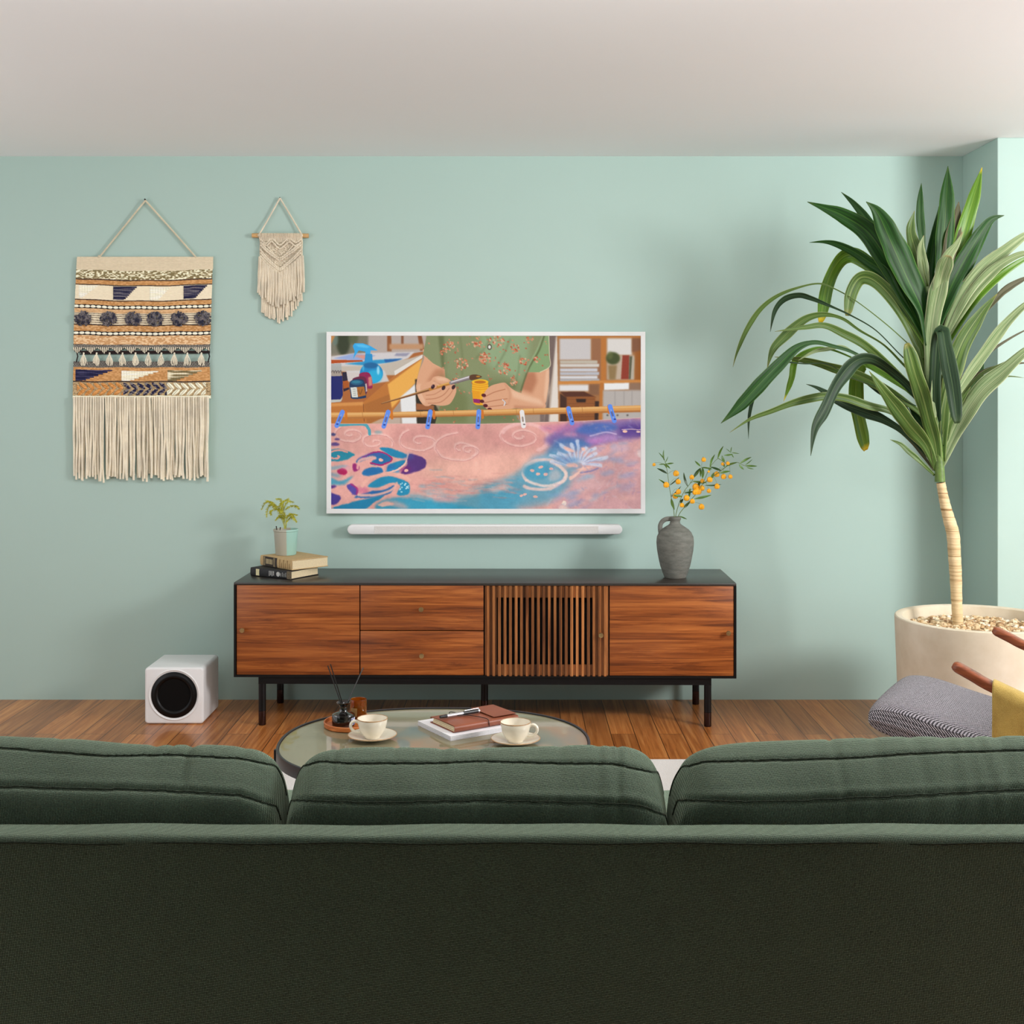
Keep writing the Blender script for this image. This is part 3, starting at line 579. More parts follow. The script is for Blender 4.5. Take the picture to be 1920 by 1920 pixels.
blob([(200, 1800), (420, 1740), (640, 1700), (560, 1760), (420, 1840), (120, 1845)], (28, 130, 168)); blob([(560, 1800), (660, 1740), (800, 1720), (1000, 1740), (1300, 1780), (1600, 1840), (900, 1845), (600, 1845)], (50, 150, 180), .9, 12); blob([(580, 1800), (660, 1760), (740, 1790), (660, 1815)], P1, .9, 4)
p.line([(370, 1700), (560, 1690), (720, 1640), (760, 1580)], 26, (234, 178, 164), .9, 4); p.line([(420, 1600), (500, 1530), (640, 1490), (820, 1500), (900, 1540)], 34, (232, 176, 162), 1, 3); p.line([(380, 1420), (400, 1340), (500, 1320), (540, 1330)], 30, (232, 174, 164), .9, 3)
for i in range(16): p.ell(800+pr.random()*90, 1570+pr.random()*110, 9, 8, (190, 220, 226), .8, 1)
# feathered boundary in the middle
for i in range(60):
    x = 900+i*24+pr.uniform(-10, 10); y = 1560+pr.uniform(-30, 160); p.line([(x, y), (x+120, y+pr.uniform(-30, 30)), (x+220, y+pr.uniform(-20, 60))], pr.uniform(8, 26), pr.choice([P1, PD, (226, 168, 156), TL]), .5, 6)
p.poly([(900, 1700), (1300, 1760), (1640, 1600), (1900, 1560), (2050, 1700), (1900, 1845), (900, 1845)], (60, 156, 184), .75, 40)
# right hand side washes
blob([(2250, 1150), (2350, 1060), (2500, 990), (2700, 970), (3210, 940), (3210, 1120), (2900, 1180), (2600, 1220), (2350, 1210)], (120, 100, 164), .85, 24)
blob([(2600, 1010), (2800, 975), (2980, 1010), (2900, 1060), (2700, 1090), (2560, 1060)], (72, 114, 184), .8, 18); blob([(3000, 1010), (3210, 1000), (3210, 1120), (3030, 1110)], (88, 62, 140), .8, 14); blob([(2350, 1160), (2550, 1130), (2720, 1180), (2450, 1300), (2250, 1290)], (70, 124, 176), .8, 22); blob([(2200, 1010), (2600, 980), (2560, 1040), (2330, 1080)], (206, 124, 170), .5, 18)
p.ell(2850, 1130, 130, 34, (196, 150, 200), .6, 16); p.ell(2740, 1150, 90, 24, (206, 130, 190), .6, 14); p.ell(2500, 1090, 70, 24, (214, 150, 176), .6, 12)
blob([(1900, 1500), (2200, 1300), (2400, 1260), (2600, 1400), (2500, 1640), (2300, 1760), (1900, 1845), (1620, 1845), (1640, 1640)], (86, 160, 186), .8, 30); blob([(2100, 1330), (2500, 1290), (2700, 1360), (2450, 1420)], LB, .6, 24)
blob([(2600, 1380), (3210, 1150), (3210, 1845), (2350, 1845), (2480, 1650)], (204, 160, 164), .8, 50); 
for i in range(60):
    x = pr.uniform(2350, 3200); y = pr.uniform(1180, 1830); p.ell(x, y, pr.uniform(40, 110), pr.uniform(10, 28), pr.choice([(228, 178, 168), (176, 160, 184), (130, 160, 196), (216, 168, 170), (160, 184, 200)]), .45, 12, pr.uniform(-30, 10))
p.line(spiral(2220, 1480, 190, 270, 150, .95, .62), 34, (222, 196, 190), .95, 3); p.ell(2170, 1450, 160, 80, (70, 154, 184), .7, 18); p.line([(2060, 1540), (2240, 1600), (2400, 1580), (2460, 1500), (2420, 1420), (2300, 1370)], 30, (236, 210, 200), .85, 4)
for (x, y) in ((2125, 1445), (2205, 1420), (2305, 1440), (2180, 1480), (2260, 1490), (2010, 1695), (2160, 1720), (2050, 1690)): p.ell(x, y, 22, 13, (238, 180, 166), .9, 2)
# white flower
for k in range(11):
    a = math.radians(-170+k*17); cx, cy = 2560, 1400; r = 300 if k % 2 else 250
    p.line([(cx+60*math.cos(a), cy+30*math.sin(a)), (cx+r*.6*math.cos(a), cy+r*.55*math.sin(a)), (cx+r*math.cos(a)+pr.uniform(-20, 20), cy+r*.8*math.sin(a)+pr.uniform(-14, 14))], 16, (206, 214, 230), .8, 5, 40)
    p.line([(cx+90*math.cos(a), cy+50*math.sin(a)), (cx+r*.9*math.cos(a), cy+r*.72*math.sin(a))], 5, (120, 150, 200), .6, 1)
for e in ((2480, 1240, 60, 18, 25), (2630, 1240, 24, 18, 0), (2520, 1400, 50, 22, 20), (2640, 1440, 90, 16, -8)): p.ell(e[0], e[1], e[2], e[3], (240, 186, 170), .9, 3, e[4])
p.line([(2500, 1540), (2570, 1490), (2620, 1420)], 40, (238, 194, 180), .9, 4, 16); p.line([(2600, 1480), (2700, 1470), (2780, 1440)], 12, (90, 110, 170), .7, 4)
p.line([(3020, 1045), (3110, 1040), (3210, 1046)], 7, (236, 200, 200), .9, 1); p.ell(3050, 1062, 24, 13, (240, 190, 170), 1, 2); p.ell(3180, 1066, 22, 9, (236, 200, 190), 1, 2); p.line([(2700, 1100), (2850, 1070), (2960, 1090)], 12, (220, 200, 226), .8, 3)
p.ell(2450, 1785, 22, 20, (240, 216, 200), 1, 2); p.ell(2440, 1830, 50, 30, (230, 200, 190), .8, 6); p.ell(3200, 1280, 20, 40, (226, 210, 206), .8, 6)
for (x, y, w, h_, c_, a_) in ((1180, 1600, 150, 60, (214, 150, 140), .6), (1420, 1640, 180, 50, (226, 168, 156), .7), (760, 1790, 120, 30, (226, 170, 160), .6), (1250, 1740, 130, 26, (216, 160, 160), .5), (1760, 1640, 90, 26, (236, 196, 186), .6), (1820, 1600, 60, 40, (232, 190, 180), .5), (150, 1500, 60, 20, (50, 140, 170), .6), (700, 1420, 50, 18, (60, 90, 170), .5), (880, 1320, 60, 20, (60, 110, 170), .5), (2460, 1340, 120, 30, (90, 140, 190), .6), (2350, 1500, 60, 60, (226, 200, 196), .5), (3000, 1240, 110, 40, (200, 176, 190), .6), (3080, 1500, 90, 30, (160, 150, 180), .5), (2700, 1600, 160, 40, (216, 176, 176), .6)): p.ell(x, y, w, h_, c_, a_, 16, pr.uniform(-15, 15))
for i in range(160):
    x = pr.uniform(900, 1900); y = 1560+pr.gauss(60, 60)-(x-900)*.02; p.line([(x, y), (x+pr.uniform(60, 160), y+pr.uniform(-10, 26))], pr.uniform(4, 12), pr.choice([(240, 186, 172), (206, 146, 140), (222, 166, 156), (190, 130, 130), (120, 180, 196)]), .35, 3)
for i in range(260):
    x = pr.uniform(2250, 3200); y = pr.uniform(960, 1830); p.line([(x, y), (x+pr.uniform(-60, 60), y+pr.uniform(-50, 20))], pr.uniform(4, 14), pr.choice([(228, 186, 178), (150, 156, 196), (120, 110, 176), (206, 214, 230), (90, 140, 196), (200, 160, 180)]), .22, 4)
# the wet paint bleeds: an irregular displacement of the cloth's pattern
dy_ = (vnoise(PH, PW, 12, 20, 11)-.5)*7+(vnoise(PH, PW, 50, 90, 12)-.5)*1.6; dx_ = (vnoise(PH, PW, 12, 20, 13)-.5)*8+(vnoise(PH, PW, 50, 90, 14)-.5)*1.6; cw_ = np.clip((p.Y-1040)/120, 0, 1)*cl; dy_ = dy_*cw_; dx_ = dx_*cw_
iy = np.clip(np.arange(PH)[:, None]+dy_*cl, 0, PH-1).astype(int); ix = np.clip(np.arange(PW)[None, :]+dx_*cl, 0, PW-1).astype(int); wv = p.c[iy, ix]
tone = 1+((vnoise(PH, PW, 30, 60, 15)-.5)*.06+(vnoise(PH, PW, 8, 12, 16)-.5)*.09+(vnoise(PH, PW, 110, 190, 17)-.5)*.04)[..., None]
p.c = p.c*(1-cl[..., None])+wv*tone*cl[..., None]
p.clip = None
p.line([(100, 985), (700, 985), (1600, 988), (2200, 970), (2600, 958), (3210, 925)], 4, (240, 200, 190), .7)
# ---- pegs
for (xt, yt, xb, yb, c_) in ((222, 868, 165, 1005, 0), (680, 868, 636, 1012, 0), (1102, 865, 1075, 1018, 0), (1588, 862, 1577, 1018, 0), (2018, 868, 2035, 1008, 1), (2485, 832, 2520, 978, 0), (2900, 812, 2943, 956, 0)):
    c0 = (104, 148, 236) if not c_ else (236, 230, 228); c1 = (24, 44, 130) if not c_ else (110, 90, 90)
    p.line([(xt+34 if xt < 1700 else xt-14, yt-6), (xt+38 if xt < 1700 else xt-10, yt+62)], 26, (212, 120, 34), .9, 2)
    p.line([(xt, yt), (xb, yb)], 46, c0); p.line([(xt*.62+xb*.38, yt*.62+yb*.38), (xt*.35+xb*.65, yt*.35+yb*.65)], 16, c1, .85); p.line([(xt*.8+xb*.2, yt*.8+yb*.2), (xt*.2+xb*.8, yt*.2+yb*.8)], 4, (236, 214, 170), .8); p.ell(xb+6, yb-16, 12, 7, c1, .9)
g = np.random.RandomState(1).rand(PH, PW, 1)*6-3; p.c = 132+(p.c-132)*1.10-3; img = lin(np.clip(p.c+g, 0, 255))*.84
xs = np.linspace(Ai.x, Bi.x, PW); zs = np.linspace(Bi.z, Ai.z, PH)-zz; XX, ZZ = np.meshgrid(xs, zs)
scr = grid_mesh('screen', XX, np.full(XX.shape, -.0205), ZZ, img, vcol('lit_television_screen', emit=1.0), tv)
# closed sides of the panel
b = MB(); b.box(Ai.x+.0005, Bi.x-.0005, -.0203, -.018, Ai.z-zz+.0005, Bi.z-zz-.0005); b.build('screen_backing', m_black, tv, False)
# ------------------------------------------------------------------ large woven wall hanging
WD = CD-.012                                     # panel distance
k1 = WD/F
def wx(px): return (px-965)*k1
def wz(py): return CH-(py-745)*k1
m_cream = fabric('cream_cotton_yarn', (206, 192, 162), (236, 226, 202), 500, .3, .5, (.9, .85, .75))
m_nail = plain('dark_steel_nail', (60, 58, 56), .4, .1, 30, metal=.8)
wh = empty('woven_wall_hanging', (wx(268), 0, wz(905)), 'large cream, tan and navy woven wall hanging with a long fringe on the left wall', 'wall hanging')
ox, oz = wx(268), wz(905)
def tapestry(name, Z0, Z1, seed):
    """rows Z0..Z1 in px; colour and relief of every yarn"""
    nx = 540; ny = int((Z1-Z0)*2.05); r = np.random.RandomState(seed)
    t = np.linspace(0, 1, nx)[None, :].repeat(ny, 0); py = np.linspace(Z0, Z1, ny)[:, None].repeat(nx, 1)
    u = (120+np.linspace(0, 1, nx)*0)[None, :]
    left = np.interp(py[:, 0], [481, 520, 600, 664, 675, 745], [144.5, 142.5, 139, 137.5, 138, 136.5])+(r.rand(ny)-.5)*.8
    right = np.interp(py[:, 0], [481, 560, 620, 664, 675, 745], [400, 397, 395.5, 393.5, 393, 396])+(r.rand(ny)-.5)*.8
    px = left[:, None]+(right-left)[:, None]*t
    sagA = np.interp(py, [481, 510, 560, 620, 650, 700, 745], [0, 3.5, 4.5, 2, 1, .5, 0])
    yy = py-sagA*(1-(2*t-1)**2)+.5*np.sin(t*19+py*.02)          # straight band coordinate
    zx = (px-120)*6.4
    col = np.zeros((ny, nx, 3)); col[:] = (206, 191, 164); h = np.zeros((ny, nx))
    row = np.sin(yy*math.pi/1.25); warp = np.sin(px*math.pi/1.1)
    nz = vnoise(ny, nx, ny//3, nx//7, seed); nf = r.rand(ny, nx)
    def band(a, b, c, am=10, hh=.0012, mix=None, ma=0):
        m = (yy >= a) & (yy < b); base = np.array(c, float)[None, None]+(nz[..., None]-.5)*2*am+(row*5)[..., None]
        if mix is not None: base = base*(1-ma*(nz[..., None] > .55))+np.array(mix)*(ma*(nz[..., None] > .55))
        col[m] = np.broadcast_to(base, col.shape)[m]; h[m] = (hh+.0004*row+.0002*warp)[m]
    tan = (186, 138, 88); cr = (224, 212, 186); bk = (34, 32, 36); nv = (30, 31, 62); gy = (104, 100, 110)
    band(470, 506, (206, 192, 166), 5, .0015)
    band(505, 522, (196, 184, 152), 8, .004)
    m = (yy >= 505) & (yy < 522); lp = vnoise(ny, nx, int(ny/3.4), nx//7, 41); loop = (lp-.5)*3+.3*np.sin(yy*2.2+px*.7)
    col[m & (loop > .05)] = (128, 116, 82); col[m & (loop < -.45)] = (236, 228, 204); h[m] += (.0018*loop)[m]
    def blackline(y, w=1.2):
        m = (np.abs(yy-y) < w); col[m] = bk; mm = m & (np.sin(px*math.pi/.95) > .55) & (np.abs(yy-y) > w*.45); col[mm] = (190, 150, 110); h[m] = .0022
    band(522, 532, tan, 14, .0018, (204, 160, 112), .5); blackline(522.3); blackline(532.2)
    band(533, 560, cr, 4, .0014)
    def tri(x0, W, ya, yb, pal, lift=.004, shrink=1.0, flip=False):
        tt = (yy-ya)/(yb-ya); rowi = np.floor((yy-ya)/2.9); jit = (np.sin(rowi*12.9+seed)*.5)*W*.16; tts = rowi*2.9/(yb-ya)
        m = (tt >= 0) & (tt < 1) & (zx > x0) & (zx < x0+W*(1-tts*shrink)+jit+8*np.sqrt(np.abs(np.sin((yy-ya)*math.pi/2.9)))); ph = np.sin((yy-ya)*math.pi*2/2.9-.8)
        w_ = vnoise(ny, nx, int(ny/3), 16, seed+int(x0)); a = np.clip((w_-.35)*2.6, 0, 1)[..., None]
        c_ = np.array(pal[0])*(1-a)+np.array(pal[1])*a+(ph*14)[..., None]; col[m] = c_[m]; h[m] = (lift+.0014*ph+.0008*np.sin(zx/5))[m]
    tri(178, 240, 534, 557, ((230, 222, 200), (240, 234, 216)), .003); tri(592, 300, 533.5, 558, (nv, gy), .005, .7); tri(1030, 260, 535, 559, ((230, 222, 200), (240, 234, 216)), .003, .8); tri(1436, 300, 533.5, 558, (nv, gy), .005, .7)
    blackline(560.5); band(561.5, 570, tan, 14, .0016, (206, 166, 120), .5); band(569.5, 577, bk, 3, .001)
    def chain(y, hw=2.6, per=10.6, ph=0):
        q = ((px+ph) % per)/per*2-1; e = (q/.93)**2+((yy-y)/hw)**2; m = e < 1; col[m] = (236, 230, 212); h[m] = (.002+.0045*np.sqrt(np.clip(1-e, 0, 1)))[m]
    chain(573.2); band(577, 585, (204, 164, 122), 14, .0016, (214, 178, 134), .5)
    band(585, 609, cr, 5, .0012)
    for y in (586.5, 590, 594.2, 599, 603.2): blackline(y, .55)
    blackline(607.8, 1.3)
    band(609, 620.5, tan, 16, .0016, (214, 178, 134), .5); band(620, 628, bk, 3, .001); chain(624); band(628, 645.5, (200, 156, 112), 18, .0016, (222, 196, 158), .8)
    band(645.5, 658, (30, 32, 46), 3, .0012); m = (yy >= 646) & (yy < 658) & (np.sin(px*math.pi/1.4+yy*1.1) > .68); col[m] = (206, 198, 180); h[m] += .001
    # lower panel
    if Z0 > 660:
        band(674, 690, (34, 34, 44), 3, .0012); m = (yy < 689) & (np.sin(px*math.pi/1.4+yy*1.1) > .55); col[m] = (176, 170, 156)
        band(688.5, 715, tan, 14, .0016, (204, 160, 112), .5)
        tri(140, 420, 693, 715, ((34, 34, 66), (74, 72, 104)), .0035, .8); tri(692, 420, 695, 714, ((228, 220, 196), (240, 234, 216)), .0045, .75); tri(1244, 390, 694, 714, ((120, 108, 76), (226, 216, 190)), .004, .75)
        blackline(715.4, 1.4); band(717, 742, (196, 172, 134), 12, .0022); m = (yy >= 717) & (yy < 742); sp_ = (nf+nz) > 1.05; col[m & sp_] = (118, 98, 68)
        # braid: two rows of slanted leaf stitches
        for rr_, (yc, sl) in enumerate(((723.3, 1), (735.2, -1))):
            per = 13.6; q = ((px+sl*(yy-yc)*-1.0*.9+(0 if rr_ == 0 else 3)) % per)/per*2-1; e = (q/.72)**2+((yy-yc)/6.3)**2; m = (e < 1)
            w1 = (zx < 715)[..., None]; w2 = ((zx >= 715) & (zx < 1240))[..., None]; nn = nz[..., None]
            c_ = np.where(w1, np.array((194, 136, 78))+(nn-.5)*50, np.where(w2, np.where(nn > .5, np.array((34, 34, 62)), np.array((122, 116, 116))), np.array((236, 228, 206))-(np.abs(q)[..., None] < .12)*60))
            m &= (zx > 160) & (zx < 1705); col[m] = c_[m]; h[m] = (.003+.005*np.sqrt(np.clip(1-e, 0, 1)))[m]
        band(742, 748, (236, 228, 206), 3, .003)
    # mask: holes below the net
    msk = np.ones((ny-1, nx-1), bool)
    if Z0 < 600:
        yc = py[:-1, :-1]; xc = px[:-1, :-1]; per = (376-159)/8.6; ph = ((xc-157.5) % per)/per*2-1       # knots at ph=0
        fan = 652+(1-np.abs(ph)**.8)*11.5; msk = (yc < fan) | ((yc > 657.5) & (yc < 663) & (xc > 146+(yc-657)*1.2))
        m = (py > 652) & (py > 646); ph2 = ((px-157.5) % per)/per*2-1; cc = (np.sin(ph2*22*(1+(py-652)*.03)) > -.1); fanm = (py > 651) & (py < 652+(1-np.abs(ph2)**.8)*11.5)
        col[fanm & cc] = (222, 212, 188); col[fanm & ~cc] = (34, 36, 46); bar = (~fanm) & (py > 656.5); col[bar] = (40, 30, 30); h[fanm] = .003; h[bar] = .0
    else:
        yc = py[:-1, :-1]; xc = px[:-1, :-1]; msk = (yc > 676+2*np.abs(np.sin(xc*.05))) | (yc > 678)
    Y = WD-CD-h
    col = col*1.11; return grid_mesh(name, (px-965)*k1-ox, Y, CH-(py-745)*k1-oz, lin(np.clip(col, 0, 255)), vcol(name+'_yarn', .95, bump=900), wh, msk)
up = tapestry('woven_panel', 481.5, 664, 5); lo = tapestry('woven_panel', 675, 747, 9)
b = MB(); b.box(wx(146)-ox, wx(399)-ox, -.0105, -.002, wz(504)-oz, wz(484)-oz, .002); b.build('hanging_bar', m_cream, wh)
for px_, flip in ((185, 0), (367, 0)): pass
b = MB()
apex = (wx(272.8)-ox, -.014, wz(376)-oz)
for (px_, py_) in ((186, 482.5), (367.5, 482.5)):
    b.tube([apex, ((apex[0]+wx(px_)-ox)/2, -.010, (apex[2]+wz(py_)-oz)/2+.001), (wx(px_)-ox, -.012, wz(py_)-oz)], .0042, 8)
b.sphere((wx(186)-ox, -.013, wz(481)-oz), .007, 8, 6); b.build('hanging_cord', m_cream, wh)
b = MB(); b.tube([(apex[0], 0, apex[2]+.002), (apex[0], -.02, apex[2]+.004)], .0025, 8); b.sphere((apex[0], -.021, apex[2]+.004), .004, 8, 6); b.build('nail', m_nail, wh)
m_warp = plain('black_warp_thread', (36, 30, 32), .9, .1, 200)
b = MB(); b.tube([(wx(150)-ox, -.012, wz(664)-oz), (wx(270)-ox, -.012, wz(663)-oz), (wx(390)-ox, -.012, wz(662)-oz)], .0022, 6)
for px_ in (143, 390): b.tube([(wx(px_)-ox, -.012, wz(656)-oz), (wx(px_+3)-ox, -.013, wz(668)-oz), (wx(px_)-ox, -.012, wz(679)-oz)], .003, 6)
b.build('linking_thread', m_warp, wh)
# pompoms
def pom_mat():
    t = NT('navy_and_grey_pompom_yarn'); v = t.coord(); n = t.noise(v, 55, 3, .6); f = t.noise(v, 400, 2, .7)
    c = t.ramp(n.outputs[0], [(.42, L((24, 26, 56))), (.58, L((120, 113, 116)))]); c = t.mix(.5, c, t.ramp(f.outputs[0], [(.35, (.45, .45, .45)), (.65, (1.3, 1.3, 1.3))]), 'MULTIPLY')
    t.set(base=c, rough=1, sheen=.3); return t.m
m_pom = pom_mat()
for i, zxp in enumerate((232, 540, 835, 1100, 1390, 1668)):
    cx_, cz_ = wx(120+zxp/6.4)-ox, wz(597.2+(.8 if 0 < i < 5 else 0))-oz; b = MB()
    for j in range(150):
        a, e = rnd.random()*6.283, math.sqrt(rnd.random()); dx, dz = 15.5*k1*e*math.cos(a), 13.5*k1*e*math.sin(a)
        rr = .0046; dep_ = .004+.016*math.sqrt(max(0, 1-e*e)); b.sphere((cx_+dx, -.012-dep_*rnd.uniform(.8, 1), cz_+dz), rr, 6, 4, (rnd.uniform(.7, 1.3), 1, rnd.uniform(.7, 1.3)))
    b.build('pompom', m_pom, wh)
m_tas = fabric('cream_tassel_yarn', (240, 228, 200), (255, 250, 236), 700, .4, .2, (1, .95, .85))
# ten knotted tassels
for i in range(10):
    px_ = 157.5+i*(376-157.5)/9+(2 if i == 9 else 0); b = MB(); top_ = (wx(px_)-ox, -.016, wz(662.5)-oz); b.sphere(top_, .0045, 8, 6)
    for j in range(26):
        a = rnd.uniform(-1, 1); ln = rnd.uniform(17, 24)
        b.tube(catmull([top_, (top_[0]+a*.010, -.018-rnd.random()*.004, wz(662.5+ln*.4)-oz), (top_[0]+a*.016, -.017-rnd.random()*.005, wz(662.5+ln*.75)-oz), (top_[0]+a*rnd.uniform(.006, .018), -.016-rnd.random()*.004, wz(662.5+ln)-oz)], 3), .0011, 4)
    b.build('tassel', m_tas, wh)
# fringe, front row of single strands
m_fr = fabric('cream_fringe_yarn', (240, 226, 196), (255, 248, 232), 700, .3, .4, (.95, .9, .8))
def strand(parent, name, x0, y0, y1, px_spread, r, yoff, mat, kx, kz, wob=1.0, seg=6, ox=ox, oz=oz):
    pts = []; ph = rnd.uniform(0, 6.28); ph2 = rnd.uniform(0, 6.28); am = rnd.uniform(.3, 1.3)*wob
    for i in range(9):
        t = i/8; pts.append((kx(x0+px_spread*t+am*t*math.sin(ph+t*5)+.4*wob*math.sin(ph2+t*11)*t)-ox, yoff-.002*math.sin(ph+t*4), kz(y0+(y1-y0)*t)-oz))
    b = MB(); b.tube(catmull(pts, 3), r, seg); return b.build(name, mat, parent)
N1 = 56
for i in range(N1):
    x = 138+(i+.5)*(394-138)/N1; e = 896+4*math.sin(i*.7)+rnd.uniform(-4, 4)+(6 if i in (12, 25) else 0)-(3 if i < 4 else 0)
    strand(wh, 'fringe_strand', x, 744, e, rnd.uniform(-1.6, 1.6)+(6*(i % 9 == 4) if i < 40 else 0)*(1 if i % 2 else -1)*.6, .0053*rnd.uniform(.85, 1.12), -.020-rnd.choice((0, .004, .009)), m_fr, wx, wz, 1.9)
for i in range(44):
    x = 139.5+(i+.3)*(393-139)/44; strand(wh, 'fringe_strand', x, 744, 890+rnd.uniform(-5, 7), rnd.uniform(-2, 2), .0044, -.012, m_fr, wx, wz)
# ------------------------------------------------------------------ small macrame hanging
k2 = (CD-.012)/F; mo = empty('macrame_wall_hanging', (wx(525.5), 0, wz(605)), 'small cream macrame wall hanging on a short wooden dowel beside the large woven one', 'wall hanging')
ox2, oz2 = wx(525.5), wz(605)
def mx(z): return wx(460+z/7.385)-ox2
def mz(z): return wz(360+z/7.385)-oz2
b = MB(); b.tube([(mx(95), -.013, mz(602)), (mx(877), -.013, mz(606))], .0105, 16); b.build('dowel', plain('pale_beech_dowel', (208, 166, 112), .5, .06, 60), mo)
m_mac = fabric('cream_macrame_cord', (224, 208, 180), (248, 238, 220), 600, .25, .5, (.95, .9, .8))
b = MB(); ap = (mx(481), -.014, mz(85))
for (x, z, x2) in ((205, 590, 190), (775, 590, 790)): b.tube(catmull([ap, (mx((481+x)/2), -.012, mz(330)), (mx(x), -.018, mz(z-15)), (mx(x2), -.026, mz(600)), (mx(x2), -.013, mz(625))], 4), .0038, 8)
b.build('hanging_cord', m_mac, mo)
b = MB(); b.tube([(ap[0], 0, ap[2]), (ap[0], -.018, ap[2]+.002)], .0022, 8); b.build('nail', m_nail, mo)
# knotted panel: vertical cords, V ropes, loops round the dowel
b = MB()
def vb(x, dep=1.0):  # lower edge of the panel at x
    t = min(1, abs(x-478)/290); return 1115-235*t**1.35
for i in range(30):
    x = 205+i*(785-205)/29; zb_ = vb(x)-8
    if True: b.tube([(mx(x), -.0235, mz(602)), (mx(x), -.022, mz(630)), (mx(x+2), -.009, mz(700)), (mx(x-2), -.009, mz((700+zb_)/2)), (mx(x), -.009, mz(zb_))], .0031, 6)
    b.sphere((mx(x), -.0235, mz(600)), .0055, 8, 6, (.55, 1, 1.9))
def rope(pts, r=.0042, y=-.017):
    q = catmull([(mx(x), y, mz(z)) for x, z in pts], 10); n = len(q)
    b.tube(q, [r*(1+.28*math.sin(i*1.9)) for i in range(n)], 8)
for d in (0, 46): rope([(210, 655+d*.5), (290, 712+d*.6), (370, 640+d), (480, 735+d), (600, 645+d), (700, 700+d*.6), (785, 650+d*.5)] if d == 0 else [(215, 700), (300, 740), (370, 690), (480, 785), (610, 695), (690, 745), (785, 690)])
for (zc, ze) in ((915, 700), (945, 735), (1060, 800), (1085, 840), (1115, 885)): rope([(212, ze), (300, ze+(zc-ze)*.42), (400, ze+(zc-ze)*.78), (480, zc), (570, ze+(zc-ze)*.74), (680, ze+(zc-ze)*.38), (782, ze-10)], .0045)
for (xa, za, xb, zb_) in ((300, 745, 400, 860), (660, 745, 570, 850)):
    rope([(xa, za), ((xa+xb)/2, (za+zb_)/2), (xb, zb_)], .0036, -.015)
for i in range(60):   # knots filling the diamonds
    x = rnd.uniform(330, 640); zc = rnd.uniform(760, 890)
    if abs(x-480) < (890-zc)*1.15+10: b.sphere((mx(x), -.013, mz(zc)), .004, 6, 4, (1.4, .8, .9))
for i in range(90):
    x = rnd.uniform(225, 775); zc = rnd.uniform(800, 1060); lo_ = 945-(abs(x-480)/270)*215
    if lo_+15 < zc < lo_+105: b.sphere((mx(x), -.012, mz(zc)), .004, 6, 4, (1.4, .8, .9))
b.build('knotted_panel', m_mac, mo)
def mw(z): return wx(460+z/7.385)
def mh(z): return wz(360+z/7.385)
for i in range(34):
    x = 200+i*(800-200)/33; t = min(1, abs(x-478)/290); z0 = vb(x)+3; z1 = 1385+(1-t)**.6*215+rnd.uniform(-35, 20)
    sp_ = (x-490)*.06+rnd.uniform(-8, 8)
    s_ = strand(mo, 'fringe_strand', x, z0, z1, sp_, .0046, -.019-.003*(i % 2), m_mac, mw, mh, 7, 6, ox2, oz2)
for i in range(30):
    x = 228+i*(775-228)/29; t = min(1, abs(x-470)/270); z0 = vb(x)-30; z1 = 1600+(1-t)**.55*205+rnd.uniform(-40, 20)+(0 if x < 640 else -60)
    strand(mo, 'fringe_strand', x, z0, z1, (x-490)*.02+rnd.uniform(-8, 8), .0044, -.009, m_mac, mw, mh, 8, 6, ox2, oz2)
# ------------------------------------------------------------------ books on the sideboard
ZC = ZT                                        # sideboard top
def frame_of(near, left, right):               # origin at the near corner, u along the spine, v across
    u = Vector((left.x-near.x, left.y-near.y, 0)); v = Vector((right.x-near.x, right.y-near.y, 0)); lu, lv = u.length, v.length
    u.normalize(); v = Vector((u.y, -u.x, 0)); return u, v, lu, lv
def rotz(u): return math.atan2(u.y, u.x)
m_page = plain('aged_page_edges', (226, 208, 170), .9, .08, 300, .3)
m_bk = plain('black_book_cloth', (26, 25, 27), .6, .2, 90, .3); m_tan = plain('tan_book_cloth', (196, 166, 118), .75, .06, 120, .3)
m_dkl = plain('dark_brown_label', (52, 40, 34), .6, .1, 60); m_gold = plain('pale_gilt', (206, 186, 140), .5, .1, 60); m_silv = plain('silver_print', (190, 190, 186), .5, .1, 60)
def book(name, near, rot, lu, lv, h, z, mcov, mspine, label, deco, group=None):
    """x runs along the spine from the near corner, y = 0 is the spine, y up to lv away from it"""
    o = empty(name, (near.x, near.y, z+.0005), label, 'book', group, rot); tc = .0035
    b = MB(); b.box(0, lu, -lv, 0, 0, tc, .0012, 1); b.box(0, lu, -lv, 0, h-tc, h, .0012, 1)
    # rounded spine
    n = 9; vs = []; 
    for xx in (0, lu):
        for i in range(n): a = -math.pi/2+math.pi*i/(n-1); vs.append((xx, .004*math.cos(a)-.0005, h/2+h/2*math.sin(a)))
        for i in range(n-1, -1, -1): a = -math.pi/2+math.pi*i/(n-1); vs.append((xx, .004*math.cos(a)-.003, h/2+(h/2-.001)*math.sin(a)))
    m2 = 2*n; fs = [(i, (i+1) % m2, m2+(i+1) % m2, m2+i) for i in range(m2)]+[tuple(range(m2-1, -1, -1)), tuple(m2+i for i in range(m2))]
    b.add(vs, fs); b.build('cover', mcov, o)
    b = MB(); b.box(.003, lu-.003, -lv+.003, -.004, tc+.0001, h-tc-.0001)
    b.build('page_block', m_page, o, False)
    for (xa, xb, za, zb_, mat, nm) in deco:
        b = MB(); b.box(xa*lu, xb*lu, .001, .0042, za*h, zb_*h, .0003, 1); b.build(nm, mat, o, False)
    return o
nr, lf, rt = G(546.5, 1087.2, ZC), G(470.5, 1079.4, ZC), G(589.8, 1077, ZC)
u, v, lu, lv = frame_of(nr, lf, rt)
